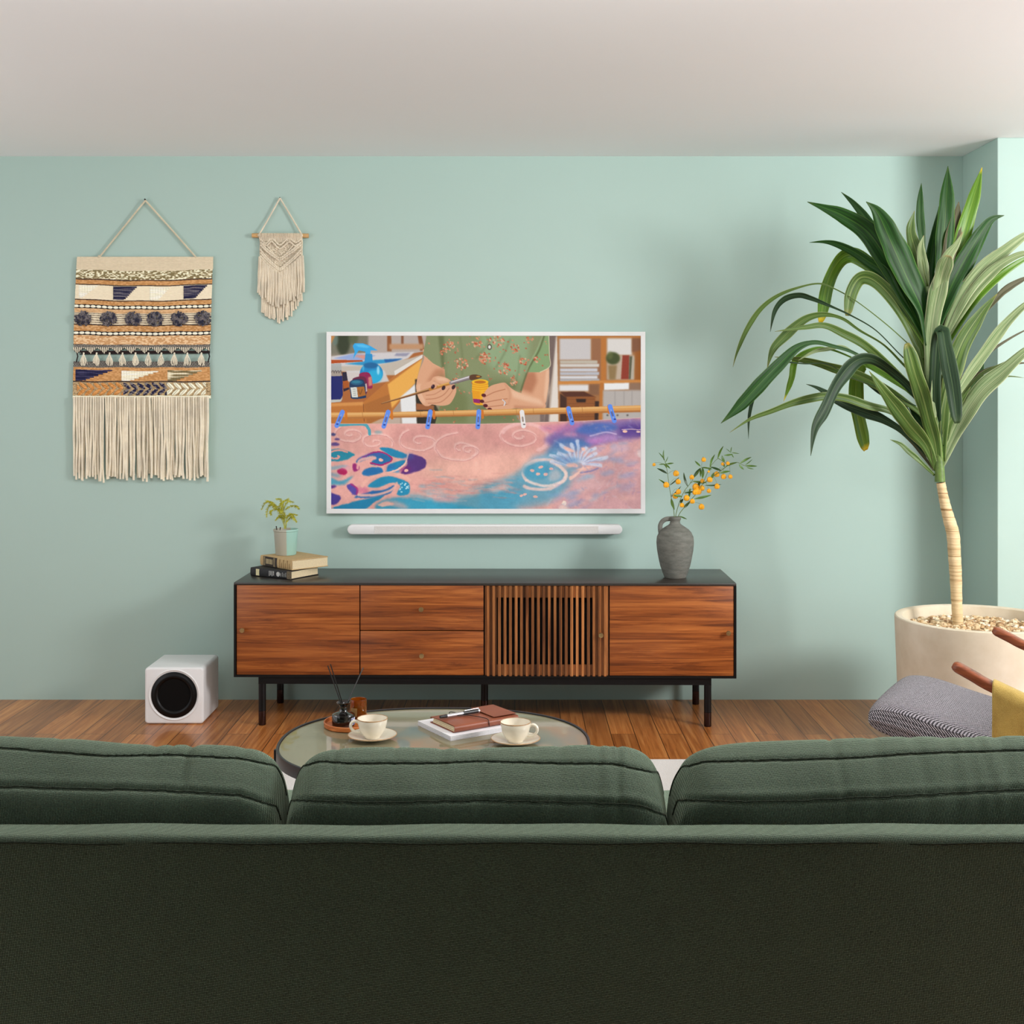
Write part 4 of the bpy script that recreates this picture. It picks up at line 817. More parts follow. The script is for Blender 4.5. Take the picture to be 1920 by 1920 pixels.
deco = [(.78, .86, .12, .88, plain('cream_paper_label', (226, 216, 170), .7, .05), 'paper_label'), (.0, .1, .05, .95, plain('worn_spine_end', (120, 106, 84), .9, .3, 200), 'worn_patch')]
for i in range(4): deco.append((.52-.035*i, .535-.035*i, .2+.1*(i % 2), .8, m_silv, 'spine_lettering'))
for i in range(4): deco.append((.12+.04*i, .128+.04*i, .25, .75-.1*(i % 2), m_silv, 'spine_lettering'))
bk1 = book('book', nr, rotz(u), lu, lv, .037, ZC, m_bk, m_bk, 'worn black hardback book with a round emblem on its spine, lying directly on the sideboard', deco)
b = MB(); b.lathe([(.001, 0), (.0105, 0), (.0105, .0008), (.001, .0008)], (.31*lu, .0035, .0185), 24, Matrix.Rotation(-math.pi/2, 4, 'X')); b.build('round_emblem', m_silv, bk1)
z2 = ZC+.0385
nr, lf, rt = G(547.6, 1069.8, z2), G(489.2, 1059.3, z2), G(595.5, 1059.6, z2)
u, v, lu, lv = frame_of(nr, lf, rt)
deco = [(.46, .9, .03, .97, m_dkl, 'dark_spine_label')]
for x in (.87, .84, .55, .52): deco.append((x, x+.008, .05, .95, m_gold, 'gilt_line'))
for i in range(5): deco.append((.60+.045*i, .625+.045*i, .25, .75, m_gold, 'spine_lettering'))
for i in range(6): deco.append((.06+.06*i, .068+.06*i, .1, .9 if i % 2 else .6, plain('faded_brown_print', (140, 112, 70), .8, .1), 'spine_print'))
bk2 = book('book', nr, rotz(u), lu, lv, .044, z2, m_tan, m_tan, 'old tan hardback book with a dark spine label, stacked under the small fern pot', deco)
for o_ in list(bk1.children)+list(bk2.children):
    if o_.name.startswith(('dark_spine', 'gilt', 'spine_l', 'spine_p')): o_.location.y += .0006 if not o_.name.startswith('dark') else 0
# ------------------------------------------------------------------ small fern in a pot
zf = z2+.045
fc = P(536, 1040, 5.50); fern = empty('potted_fern', (fc.x, fc.y, zf), 'small lacy yellow-green fern in a two-tone grey and aqua pot on the stacked books', 'potted plant')
def two_tone():
    t = NT('two_tone_pot_glaze'); o = t.n('ShaderNodeTexCoord'); s = t.n('ShaderNodeSeparateXYZ'); t.l(o.outputs['Object'], s.inputs[0])
    m = t.math('GREATER_THAN', s.outputs[0], .012); t.set(base=t.mix(m, L((172, 170, 154)), L((158, 200, 188))), rough=.5); return t.m
b = MB(); b.lathe([(.001, .0003), (.0445, .0003), (.046, .003), (.0530, .104), (.0555, .106), (.0560, .112), (.0550, .1145), (.0530, .1145), (.0515, .110), (.0500, .095), (.001, .095)], (0, 0, 0), 48); b.build('pot', two_tone(), fern)
b = MB(); b.lathe([(.001, .0955), (.035, .097), (.0495, .0957), (.0495, .0952), (.001, .0952)], (0, 0, 0), 24); b.build('soil', plain('dark_soil', (58, 44, 32), 1, .3, 200, .8), fern)
m_fern = plain('yellow_green_fern', (190, 188, 44), .55, .22, 60); m_ftwig = plain('fern_stem', (110, 100, 40), .7, .1)
kf = 5.5/F/7.385
def fz(x, z, dy=0): return Vector(((x-782)*kf, dy, (915-z)*kf))
fr = [((760, 560), (720, 330), (640, 200), (560, 180)), ((765, 560), (740, 380), (620, 230), (545, 260), (570, 370)), ((770, 560), (730, 300), (690, 170), (640, 150)), ((770, 560), (750, 300), (770, 190), (830, 130)),
      ((770, 560), (740, 330), (800, 190), (870, 200)), ((765, 560), (700, 350), (590, 200), (500, 190), (455, 290)), ((780, 560), (790, 430), (850, 360), (920, 380), (965, 450)), ((785, 560), (780, 420), (730, 370), (660, 420)),
      ((780, 560), (800, 420), (860, 350), (950, 365)), ((775, 560), (770, 450), (700, 390), (640, 440)), ((770, 560), (745, 430), (680, 300), (600, 300), (580, 370)), ((780, 560), (770, 400), (760, 300), (700, 260)), ((770, 560), (700, 280), (720, 200), (800, 170)), ((785, 560), (800, 470), (850, 400), (900, 420)),
      ((760, 560), (720, 380), (660, 250), (660, 200)), ((775, 560), (760, 350), (820, 260), (900, 250), (960, 290))]
for i, f in enumerate(fr):
    b = MB(); q = catmull([fz(x, z, (rnd.random()-.5)*.05*j) for j, (x, z) in enumerate(f)], 8); n = len(q); b.tube(q, .0006, 4)
    for j in range(int(n*.42), n):
        for s_ in range(3):
            for sg in (-1, 1, -1, 1):
                ln = rnd.uniform(.006, .017)*(1 if j < n-3 else .6); d = Vector((rnd.uniform(.2, 1)*sg, rnd.uniform(-1, 1), rnd.uniform(-.8, .5))).normalized(); p0 = q[j-1].lerp(q[j], s_/3)
                w = d.cross(Vector((0, 1, .3))).normalized()*.00035
                b.add([p0-w, p0+w, p0+d*ln*.6+w*1.3+Vector((0, 0, -.001)), p0+d*ln*.6-w*1.3, p0+d*ln+Vector((0, 0, -.003))], [(0, 1, 2, 3), (3, 2, 4)])
    b.build('frond', m_fern, fern, False)
for (x, z, x2, z2_) in ((700, 570, 705, 545), (655, 575, 650, 530)):
    b = MB(); b.tube([fz(x, 580), fz(x2, z2_)], .002, 5); b.sphere(fz(x2, z2_), .003, 6, 4); b.build('dried_bud', plain('dried_brown_bud', (44, 30, 26), .9, .1), fern)
# ------------------------------------------------------------------ jug vase with branches
kv = 5.37/F/6.858; vc = P(1265.9, 1080, 5.37)
def jug_mat():
    t = NT('rough_grey_stoneware'); v = t.coord((1, 1, 3)); n = t.noise(v, 22, 5, .65); f = t.noise(t.coord((1, 1, 5)), 90, 3, .6); l = t.noise(t.coord(), 7, 3, .6)
    c = t.ramp(n.outputs[0], [(.25, L((88, 89, 82))), (.5, L((110, 111, 104))), (.8, L((130, 130, 121)))]); c = t.mix(.25, c, t.ramp(l.outputs[0], [(.55, (1, 1, 1)), (.72, (1.1, .78, .62))]), 'MULTIPLY')
    t.set(base=c, rough=.75, spec=.3); t.bump(t.math('ADD', n.outputs[0], f.outputs[0]), .35, .002); return t.m
m_jug = jug_mat()
vase = empty('jug_vase', (vc.x, vc.y, ZC+.0006), 'grey stoneware jug with one handle standing on the right end of the sideboard', 'vase')
pr_ = [(1800, 136), (1790, 142), (1750, 158), (1650, 192), (1560, 212), (1450, 232), (1350, 240), (1280, 234), (1220, 207), (1180, 170), (1150, 124), (1130, 92), (1110, 68), (1085, 62), (1068, 66), (1055, 74), (1040, 76), (1025, 73), (1020, 66), (1030, 56), (1060, 50), (1100, 46), (1400, 180), (1700, 140), (1770, 20)]
b = MB(); b.lathe([(.001, 0)]+[(r*kv, (1800-z)*kv) for z, r in pr_]+[(.001, 30*kv)], (0, 0, 0), 64); b.build('body', m_jug, vase)
def vz(x, z, dy=0): return Vector(((x-452)*kv, dy, (1800-z)*kv))
b = MB(); q = catmull([vz(398, 1048), vz(340, 1052), vz(290, 1080), vz(262, 1130), vz(262, 1200), vz(275, 1262)], 6); b.tube(q, [.010*(1+.12*abs(i/len(q)-.5)) for i in range(len(q))], 12, True, .7); b.build('handle', m_jug, vase)
# branches
m_stem = plain('green_branch_stem', (96, 116, 44), .6, .1, 80); m_leafb = plain('bright_green_leaf', (78, 118, 30), .45, .2, 40); m_leafd = plain('deep_green_leaf', (40, 76, 26), .4, .2, 40); m_flo = plain('orange_yellow_lantern_flower', (246, 172, 22), .5, .12, 60)
base_w = Vector((vc.x, vc.y, ZC+.0006))
def leafblade(b, a, c, w, n=7, curl=.1, side=None):
    a, c = Vector(a), Vector(c); d = c-a; ln = d.length
    s_ = side if side else Vector((d.z, rnd.uniform(-.5, .5)*ln, -d.x)).normalized(); up_ = d.cross(s_).normalized(); vs = []
    for i in range(n+1):
        t = i/n; ww = w*.5*math.sin(math.pi*min(1, t*.94+.03))**.8*(1-.25*t); cc = a+d*t+up_*curl*ln*math.sin(math.pi*t)
        vs += [cc-s_*ww+up_*ww*.25, cc, cc+s_*ww+up_*ww*.25]
    b.add(vs, [f for i in range(n) for f in ((i*3, i*3+1, i*3+4, i*3+3), (i*3+1, i*3+2, i*3+5, i*3+4))])
BR = [
 ('thin branch with green leaves and orange flowers leaning left in the jug', [[(440, 1150), (440, 1010), (428, 900), (402, 760), (380, 620), (362, 480), (345, 370), (322, 290), (318, 230)]],
  [(318, 300, 318, 165, 24), (330, 300, 250, 200, 16), (340, 350, 245, 352, 18), (345, 350, 440, 335, 22), (355, 470, 230, 405, 34), (350, 360, 400, 410, 22), (335, 330, 375, 250, 12), (345, 380, 300, 340, 18), (350, 400, 345, 335, 30), (380, 640, 240, 540, 24), (388, 620, 510, 515, 20), (402, 770, 530, 630, 22), (405, 790, 447, 935, 42), (440, 1100, 380, 1140, 10), (430, 1025, 385, 1110, 14)],
  [(188, 355, 20), (465, 465, 36), (490, 570, 32), (338, 612, 36), (495, 700, 32), (455, 755, 34)]),
 ('middle branch with clustered orange flowers rising from the jug', [[(462, 1150), (460, 1010), (500, 850), (560, 700), (640, 590), (720, 470), (780, 390)]],
  [(540, 760, 420, 735, 34), (612, 635, 555, 450, 36), (560, 715, 705, 692, 26), (625, 780, 640, 650, 30), (680, 515, 765, 395, 44), (770, 370, 695, 300, 26), (782, 385, 925, 410, 22), (795, 385, 790, 520, 44), (765, 390, 775, 510, 26), (850, 580, 670, 560, 34), (760, 570, 745, 660, 34), (520, 850, 552, 790, 40)],
  [(655, 508, 28), (715, 635, 42), (740, 690, 42), (700, 700, 34), (790, 650, 34), (800, 562, 28), (590, 775, 36), (535, 870, 28), (805, 282, 28)]),
 ('long branch with pointed leaves reaching right out of the jug', [[(485, 1150), (497, 1005), (600, 860), (700, 740), (790, 600), (870, 400), (940, 300), (985, 265)], [(790, 600), (880, 530), (1040, 410), (1120, 350), (1220, 315), (1310, 355), (1400, 365)], [(985, 265), (1040, 300), (1085, 330)]],
  [(690, 790, 905, 738, 34), (880, 380, 945, 215, 38), (1030, 425, 890, 375, 32), (1000, 455, 1145, 430, 34), (975, 270, 1037, 105, 30), (1065, 310, 1035, 230, 40), (1165, 210, 1050, 225, 26), (1140, 195, 1150, 115, 14), (1150, 190, 1250, 205, 14), (1150, 205, 1175, 255, 16), (1140, 190, 1080, 140, 10), (1080, 370, 1225, 315, 30), (1260, 330, 1412, 250, 34), (1330, 350, 1418, 278, 14), (1250, 340, 1312, 408, 30), (1330, 360, 1475, 362, 28), (1350, 380, 1445, 402, 18), (820, 612, 1035, 600, 22), (905, 520, 940, 450, 40), (560, 910, 640, 830, 38), (1070, 380, 1050, 320, 30), (505, 1012, 598, 1050, 20), (900, 380, 870, 440, 20)],
  [(875, 535, 34), (975, 470, 34), (1060, 500, 32), (1140, 498, 26), (1040, 335, 20), (1100, 325, 22), (980, 625, 34), (870, 680, 26), (660, 815, 30), (782, 888, 35), (862, 432, 14)])]
for lab, stems, leaves, flowers in BR:
    br = empty('flowering_branch', base_w+vz(*stems[0][0]), lab, 'branch'); org = vz(*stems[0][0]); ys = rnd.uniform(-.02, .02)
    def vb_(x, z, jit=.0): return vz(x, z, ys*max(0, (1010-z)/900)*3+(rnd.random()-.5)*jit)-org
    b = MB()
    for st in stems: q = catmull([vb_(x, z) for x, z in st], 6); b.tube(q, [.0016*(1-.5*i/len(q)) for i in range(len(q))], 6)
    for (x, z, r) in flowers:
        sx = min((abs(x-a)+abs(z-c), a, c) for st in stems for a, c in st); b.tube(catmull([vb_(sx[1], sx[2]), vb_((sx[1]+x)/2, min(sx[2], z)-25), vb_(x, z-r)], 4), .0005, 4)
    b.build('stem', m_stem, br)
    for i, (x0_, z0_, x1_, z1_, w) in enumerate(leaves):
        b = MB(); leafblade(b, vb_(x0_, z0_), vb_(x1_, z1_, .03), w*kv*1.05); b.build('leaf', m_leafb if (z0_ < 420 and x0_ > 300) or i % 3 == 0 else m_leafd, br)
    for (x, z, r) in flowers:
        b = MB(); c_ = vb_(x, z, .03); R_f = r*kv; ring = []
        # ribbed lantern shape
        vs = []; n = 16; pf = [(-1.0, .35), (-.85, .75), (-.35, 1.0), (.3, .95), (.75, .62), (1.0, .2)]
        for zz_, rr in pf:
            for k_ in range(n): a = 2*math.pi*k_/n; m_ = 1+.13*math.cos(a*5); vs.append(c_+Vector((rr*R_f*m_*math.cos(a), rr*R_f*m_*math.sin(a), zz_*R_f*1.05)))
        b.add(vs, [(i*n+k_, i*n+(k_+1) % n, (i+1)*n+(k_+1) % n, (i+1)*n+k_) for i in range(5) for k_ in range(n)]+[tuple(range(n-1, -1, -1)), tuple(5*n+k_ for k_ in range(n))]); b.build('flower', m_flo, br)
# ------------------------------------------------------------------ coffee table
zt = .385; ct = P(815, 1390, F*(CH-zt)/(1390-745)); RX, RY, EX = .4585, .385, 2.25
tbl = empty('coffee_table', (ct.x, ct.y, 0), 'low rounded coffee table with a dark glass top and black metal rim behind the sofa', 'coffee table')
def sup(a, rx, ry, e=EX):
    c, s = math.cos(a), math.sin(a); return (rx*math.copysign(abs(c)**(2/e), c), ry*math.copysign(abs(s)**(2/e), s))
def sring(levels, n=120):
    vs = []
    for off, z in levels:
        for i in range(n): x, y = sup(2*math.pi*i/n, RX+off, RY+off); vs.append((x, y, z))
    return vs, n
def olive_glass():
    t = NT('olive_reflection_glass'); t.set(base=L((134, 127, 100)), rough=.03, spec=.5, ior=1.5); return t.m  # olive base colour stands in for the wall reflected in the dark glass
vs, n = sring([(-.008, zt-.008), (-.008, zt-.001), (-.0088, zt)]); b = MB(); b.add(vs, [(j*n+i, j*n+(i+1) % n, (j+1)*n+(i+1) % n, (j+1)*n+i) for j in range(2) for i in range(n)]+[tuple(range(n-1, -1, -1)), tuple(2*n+i for i in range(n))]); b.build('glass_top', olive_glass(), tbl)
vs, n = sring([(-.0075, zt-.03), (-.0005, zt-.031), (0, zt-.03), (0, zt+.003), (-.001, zt+.004), (-.0065, zt+.004), (-.0075, zt+.003), (-.0075, zt-.03)]); b = MB(); b.add(vs, [(j*n+i, j*n+(i+1) % n, (j+1)*n+(i+1) % n, (j+1)*n+i) for j in range(7) for i in range(n)]); m_steel = plain('black_powder_coated_steel', (34, 34, 38), .38, .05, 30, spec=.5); b.build('rim', m_steel, tbl)
for a in (-8, 188, 55, 125, -55, 235):
    x, y = sup(math.radians(a), RX-.0, RY-.0); b = MB(); b.box(x-.006, x+.006, y-.006, y+.006, .0125, zt-.004, .001, 1); b.build('leg', m_steel, tbl)
b = MB(); vs, n = sring([(-.006, .0125), (.006, .0125), (.006, .0235), (-.006, .0235), (-.006, .0125)]); b.add(vs, [(j*n+i, j*n+(i+1) % n, (j+1)*n+(i+1) % n, (j+1)*n+i) for j in range(4) for i in range(n)]); b.build('base_ring', m_steel, tbl)
# tray
zz_t = zt+.0006
m_tray = wood('round_tray_wood', (156, 80, 36), (200, 112, 54), (230, 148, 80), 1.2, 'X', .4)
tc_ = Vector((-.503, 3.79-CD, zz_t)); tray = empty('round_tray', tc_, 'round reddish wood tray under the reed diffuser on the coffee table', 'tray')
b = MB(); b.lathe([(.001, 0), (.082, 0), (.0855, .003), (.0865, .015), (.0855, .0165), (.0825, .016), (.081, .0065), (.078, .0045), (.001, .0045)], (0, 0, 0), 64); b.build('tray_body', m_tray, tray)
# diffuser bottle
def tinted(name, c, rough=.02, trans=.9, ior=1.45):
    t = NT(name); t.set(base=L(c), rough=rough, trans=trans, ior=ior, spec=.6); return t.m
zi = zz_t+.0051; bc = Vector((-.527, 3.775-CD, zi)); bot = empty('diffuser_bottle', bc, 'squat dark glass reed diffuser bottle on the round tray', 'bottle')
b = MB(); b.lathe([(.001, 0), (.033, 0), (.035, .002), (.0352, .031), (.0335, .036), (.026, .0395), (.0135, .0435), (.0115, .047), (.0115, .060), (.0125, .062), (.0205, .068), (.0215, .0715), (.0195, .0725), (.013, .068), (.009, .062), (.009, .048), (.001, .046)], (0, 0, 0), 48)
b.build('bottle_body', plain('near_black_glass', (16, 13, 12), .05, .02, 10, spec=.7, coat=.5, coatr=.02), bot)
b = MB()
for s_ in range(9): a = math.radians(-38+s_*5); 
lab_v = []; 
for zl in (.006, .027):
    for s_ in range(7): a = math.radians(-40+s_*6); lab_v.append((.0358*math.cos(a), .0358*math.sin(a), zl))
b.add(lab_v+[(x*.985, y*.985, z) for x, y, z in lab_v], [(i, i+1, 8+i, 7+i) for i in range(6)]+[(14+i, 21+i, 22+i, 15+i) for i in range(6)]); 
def lab_mat():
    t = NT('pale_blue_printed_label'); n = t.noise(t.coord(), 180, 2, .5); t.set(base=t.ramp(n.outputs[0], [(.45, L((214, 224, 244))), (.55, L((60, 74, 130)))]), rough=.5); return t.m
b.build('label', lab_mat(), bot, False)
m_reed = plain('black_reed', (16, 15, 16), .35, .1, 50)
for (ax, az, bx, bz, dy, lb) in ((642, 1327, 614.5, 1248, .01, 'black reed stick leaning left in the diffuser bottle, the lower of the two leaning left'), (644.5, 1327, 619.5, 1245, -.01, 'black reed stick leaning left in the diffuser bottle, the taller of the two leaning left'), (647, 1327, 681, 1252, .03, 'black reed stick leaning right towards the amber candle glass')):
    a_ = P(ax, az, 3.775); c_ = P(bx, bz, 3.775+dy*2); d_ = a_-(c_-a_)*.12; b = MB(); o = empty('reed_stick', d_, lb, 'reed stick'); o2 = None
    bpy.data.objects.remove(o); b.tube([Vector((0, 0, 0)), c_-d_], .0017, 8); o = b.build('reed_stick', m_reed); o.location = d_; tag(o, lb, 'reed stick')
# candle glass
cc = Vector((-.4885, 3.835-CD, zi)); cg = empty('candle_glass', cc, 'amber glass candle jar standing behind the diffuser bottle on the tray', 'candle')
t = NT('amber_glass'); t.set(base=L((196, 120, 30)), rough=.02, trans=.85, ior=1.45, spec=.7); m_amb = t.m
b = MB(); b.lathe([(.001, 0), (.0245, 0), (.0258, .002), (.0262, .064), (.0256, .0665), (.0246, .0665), (.0240, .064), (.0236, .006), (.001, .0055)], (0, 0, 0), 48); b.build('jar', m_amb, cg)
b = MB(); b.lathe([(.001, .006), (.0232, .006), (.0234, .036), (.012, .0352), (.001, .0352)], (0, 0, 0), 32); b.build('wax', plain('brown_amber_wax', (92, 52, 20), .5, .05), cg)
b = MB(); b.tube([(0, 0, .035), (.0006, 0, .046)], .0009, 6); b.build('wick', m_reed, cg)
lv_ = [(.0268*math.cos(math.radians(-140+i*8)), .0268*math.sin(math.radians(-140+i*8)), z) for z in (.017, .043) for i in range(7)]
b = MB(); b.add(lv_+[(x*.985, y*.985, z) for x, y, z in lv_], [(i, i+1, 8+i, 7+i) for i in range(6)]+[(14+i, 21+i, 22+i, 15+i) for i in range(6)]); b.build('label', plain('kraft_label', (150, 116, 66), .7, .12, 160), cg, False)
# cups and saucers
m_cer = plain('cream_glazed_ceramic', (232, 224, 206), .22, .02, 40, coat=.3); m_rimb = plain('brown_glaze_rim', (176, 136, 92), .4, .15, 120)
def saucer(c, lb):
    o = empty('saucer', c, lb, 'saucer', None)
    b = MB(); b.lathe([(.001, 0), (.030, 0), (.033, .0022), (.058, .0085), (.0715, .0135), (.0725, .0148), (.0715, .0158), (.058, .0112), (.034, .0052), (.028, .0042), (.001, .0042)], (0, 0, 0), 64); b.build('plate', m_cer, o)
    b = MB(); b.lathe([(.0708, .0157), (.0722, .0143), (.0730, .0147), (.0724, .0160), (.0712, .0164), (.0708, .0157)], (0, 0, 0), 64); b.build('glazed_edge', m_rimb, o)
def cup(c, sgn, lb):
    o = empty('coffee_cup', c, lb, 'cup', None, 0)
    b = MB(); b.lathe([(.001, 0), (.022, 0), (.0235, .0025), (.024, .005), (.031, .012), (.038, .024), (.0425, .040), (.0450, .056), (.0445, .0575), (.0435, .0572), (.0425, .052), (.0395, .036), (.034, .019), (.024, .0105), (.001, .009)], (0, 0, 0), 64); b.build('cup_body', m_cer, o)
    b = MB(); b.lathe([(.0437, .0574), (.0452, .0562), (.0455, .0572), (.0450, .0586), (.0440, .0588), (.0434, .0580), (.0437, .0574)], (0, 0, 0), 64); b.build('glazed_rim', m_rimb, o)
    q = catmull([(sgn*.0405, -.002, .045), (sgn*.052, -.004, .050), (sgn*.0625, -.006, .043), (sgn*.062, -.006, .029), (sgn*.051, -.004, .019), (sgn*.034, -.002, .0175)], 6)
    b = MB(); b.tube(q, [.0045 for _ in q], 10, True, 1.3); b.build('handle', m_cer, o)
s1c = P(699, 1382, 3.65); c1 = Vector((s1c.x, 3.64-CD, zz_t)); saucer(c1, 'cream saucer with a brown edge under the left coffee cup'); cup(c1+Vector((0, 0, .0048)), -1, 'cream coffee cup with its handle to the left, in front of the tray')
s2c = P(966.7, 1387, 3.60); c2 = Vector((s2c.x, 3.60-CD, zz_t)); saucer(c2, 'cream saucer with a brown edge under the coffee cup beside the magazines'); cup(c2+Vector((0, 0, .0048)), 1, 'cream coffee cup with its handle to the right, beside the leather notebook')
# magazines
m_wp = plain('white_coated_paper', (240, 240, 244), .45, .01, 20); m_pe = plain('white_page_edges', (222, 222, 226), .7, .05, 400, .2)
nr = G(845, 1389.7, zt); lf = G(783.3, 1360, zt); u, v, lu, lv = frame_of(nr, lf, nr+Vector((.1, 0, 0)))
for i in range(3):
    o = empty('magazine', (nr.x, nr.y, zz_t+i*.0045), ['white magazine at the bottom of the stack under the leather notebook', 'white magazine in the middle of the stack under the leather notebook', 'white magazine on top of the stack, with the leather notebook lying on it'][i], 'magazine', None, rotz(u))
    b = MB(); b.box(0, lu, -.253, 0, .0, .0006); b.box(0, lu, -.253, 0, .0036, .0042); b.build('cover', m_wp, o, False)
    b = MB(); b.box(.001, lu-.001, -.252, -.001, .0007, .0035); b.build('page_block', m_pe, o, False)
zn = zz_t+.0045*3+.0004
nr = G(852.6, 1375.2, zn); lf = G(806.7, 1354.5, zn); u, v, lu, lv = frame_of(nr, lf, nr+Vector((.1, 0, 0)))
if v.y < 0: v = -v
Wn = lu; lu = .228; rc_ = nr+v*lu
nb = empty('leather_notebook', (rc_.x, rc_.y, zn), 'brown leather notebook tied with a black elastic on top of the white magazines', 'notebook', None, rotz(-v))
def leather():
    t = NT('brown_leather'); n = t.noise(t.coord(), 260, 3, .6); l = t.noise(t.coord(), 9, 3, .5); t.set(base=t.ramp(l.outputs[0], [(.3, L((120, 62, 40))), (.7, L((146, 80, 54)))]), rough=.42, spec=.45); t.bump(n.outputs[0], .2, .0008); return t.m
m_lea = leather(); b = MB()
# leather wraps from the back over the near edge; slightly domed top
nv = 22; sec = []
for i in range(nv+1):
    t = i/nv; y = -.002-t*(Wn-.004); sec.append((y, .0215+.002*math.sin(math.pi*t)-.0035*t))
outer = [(-Wn, 0.0), (-.008, 0.0), (-.002, .003), (.0005, .009), (0, .016), (-.003, .0205)]+sec[1:]+[(-Wn-.001, .014)]
inner = [(y+(0 if y > -Wn+.01 else 0), z) for y, z in outer]; thick = .0022
def wall_strip(b, prof, x0, x1, th):
    n = len(prof); nrm = []
    for i in range(n):
        a = prof[max(i-1, 0)]; c = prof[min(i+1, n-1)]; d = Vector((c[0]-a[0], c[1]-a[1])); d.normalize(); nrm.append((-d.y*1, d.x*1))
    vs = []
    for x in (x0, x1):
        for (y, z) in prof: vs.append((x, y, z))
        for (y, z), (ny, nz_) in zip(prof, nrm): vs.append((x, y+ny*th, z+nz_*th))
    m2 = 2*n; fs = []
    for i in range(n-1): fs += [(i, i+1, m2+i+1, m2+i), (n+i, m2+n+i, m2+n+i+1, n+i+1), (i, n+i, n+i+1, i+1), (m2+i, m2+i+1, m2+n+i+1, m2+n+i)]
    fs += [(0, m2, m2+n, n), (n-1, 2*n-1, m2+2*n-1, m2+n-1)]; b.add(vs, fs)
wall_strip(b, outer, 0, lu, thick); b.build('leather_cover', m_lea, nb, ang=50)
b = MB()
for j in range(3): b.box(.0025, lu-.0025, -Wn+.012+j*.002, -.005-.001*j, .0025+j*.0052, .0025+j*.0052+.0042, .0004, 1)
b.build('page_block', m_page, nb, False)
b = MB(); b.rbox((.042, -Wn/2-.004, .0252), (.082, Wn*.9, .0016), .0007, 1, Matrix.Rotation(math.radians(.6), 4, 'X')); o = b.build('flap', m_lea, nb); o['label'] = 'folded leather flap'
b = MB(); b.tube(catmull([(.108, .0022, .004), (.110, .0015, .0215), (.114, -.006, .0268), (.122, -.03, .0275), (.138, -.062, .0275), (.150, -.09, .0268), (.156, -Wn-.002, .0215), (.156, -Wn-.002, .006)], 6), .0012, 6)
b.tube(catmull([(.134, -.055, .0278), (.150, -.075, .0275), (.172, -.085, .0272), (.176, -.11, .0262)], 5), .0010, 6)
b.build('elastic_band', plain('black_elastic', (18, 17, 18), .7, .1), nb)
# pen
pa_, pb_ = G(825, 1344.5, zn+.0295), G(898.5, 1332.5, zn+.0295); d = pb_-pa_; pen = empty('pen', pa_, 'black and silver ballpoint pen lying on the leather notebook', 'pen')
def seg(t0, t1, r, nm, mat, r1=None): b = MB(); b.tube([d*t0, d*t1], [r, r1 or r], 16); return b.build(nm, mat, pen)
m_pb = plain('black_pen_plastic', (40, 42, 44), .3, .05); m_ps = plain('brushed_silver', (206, 206, 210), .3, .03, metal=.6)
seg(0, .17, .0042, 'tip', m_pb, .0052); seg(.172, .58, .0054, 'grip', m_ps); seg(.582, .99, .0058, 'cap', m_pb); seg(.965, 1.0, .0059, 'cap_ring', m_ps)
b = MB(); up_ = Vector((0, 0, 1)); 
for (t0, t1) in ((.62, .98),): b.tube([d*t0+up_*.0075, d*t1+up_*.0085], .0012, 8)
b.tube([d*.97+up_*.004, d*.97+up_*.0085], .0012, 8); b.build('clip', m_ps, pen)
# ------------------------------------------------------------------ sofa
m_sofa = fabric('dark_green_chenille', (19, 32, 25), (53, 73, 56), 380, 1.0, .9, (.72, .92, .70), .0056)
m_seam = fabric('dark_green_piping', (20, 28, 22), (42, 54, 42), 330, .3, .5)
sy0 = 2.235-CD; sxl, sxr = -1.28, 1.30
sofa = empty('sofa', (0, sy0, 0), 'dark green fabric sofa seen from behind across the foreground', 'sofa')
zr = .600
def soft_box(b, x0, x1, y0, y1, z0, z1, bev, n=40, amp=.003, seed=0):
    """swept rounded profile, slightly uneven"""
    prof = []
    for (cy, cz, a0) in ((y1-bev, z1-bev, 0), (y0+bev, z1-bev, 90), (y0+bev, z0+bev, 180), (y1-bev, z0+bev, 270)):
        for i in range(7): a = math.radians(a0+15*i); prof.append((cy+bev*math.cos(a), cz+bev*math.sin(a), math.cos(a), math.sin(a)))
    m = len(prof); vs = []; r = random.Random(seed); ph = [r.uniform(0, 6) for _ in range(4)]
    for j in range(n+1):
        t = j/n; x = x0+(x1-x0)*t; e = min(t, 1-t)*abs(x1-x0); ins = bev*(1-math.sqrt(max(0, 1-max(0, 1-e/bev)**2)))
        for (y, z, ca, sa) in prof:
            w = amp*(math.sin(x*9+ph[0])+.6*math.sin(x*23+ph[1]+z*7)); vs.append((x, y-ca*ins+ca*w, z-sa*ins+sa*w*.8))
    b.add(vs, [(j*m+i, (j+1)*m+i, (j+1)*m+(i+1) % m, j*m+(i+1) % m) for j in range(n) for i in range(m)]+[tuple(range(m)), tuple(n*m+i for i in range(m-1, -1, -1))])
b = MB(); soft_box(b, sxl, sxr, 0, .075, .13, zr, .014, 90, .0016, 4); b.build('back_frame', m_sofa, sofa)
b = MB(); b.tube([(sxl+(sxr-sxl)*i/60, -.0005+.0004*math.sin(i), zr-.0125+.0016*math.sin(i*.9)) for i in range(61)], .0022, 6); b.build('back_piping', m_seam, sofa)
for xa, xb in ((sxl-.16, sxl), (sxr, sxr+.16)):
    b = MB(); soft_box(b, xa, xb, .0, .92, .13, .46, .02, 10, .001, 5); b.build('armrest', m_sofa, sofa)
b = MB(); soft_box(b, sxl+.002, sxr-.002, .08, .90, .13, .26, .02, 20, .001, 6); b.build('seat_base', m_sofa, sofa)
b = MB(); soft_box(b, sxl+.004, sxr-.004, .20, .92, .262, .40, .035, 60, .002, 7); b.build('seat_cushion', m_sofa, sofa)
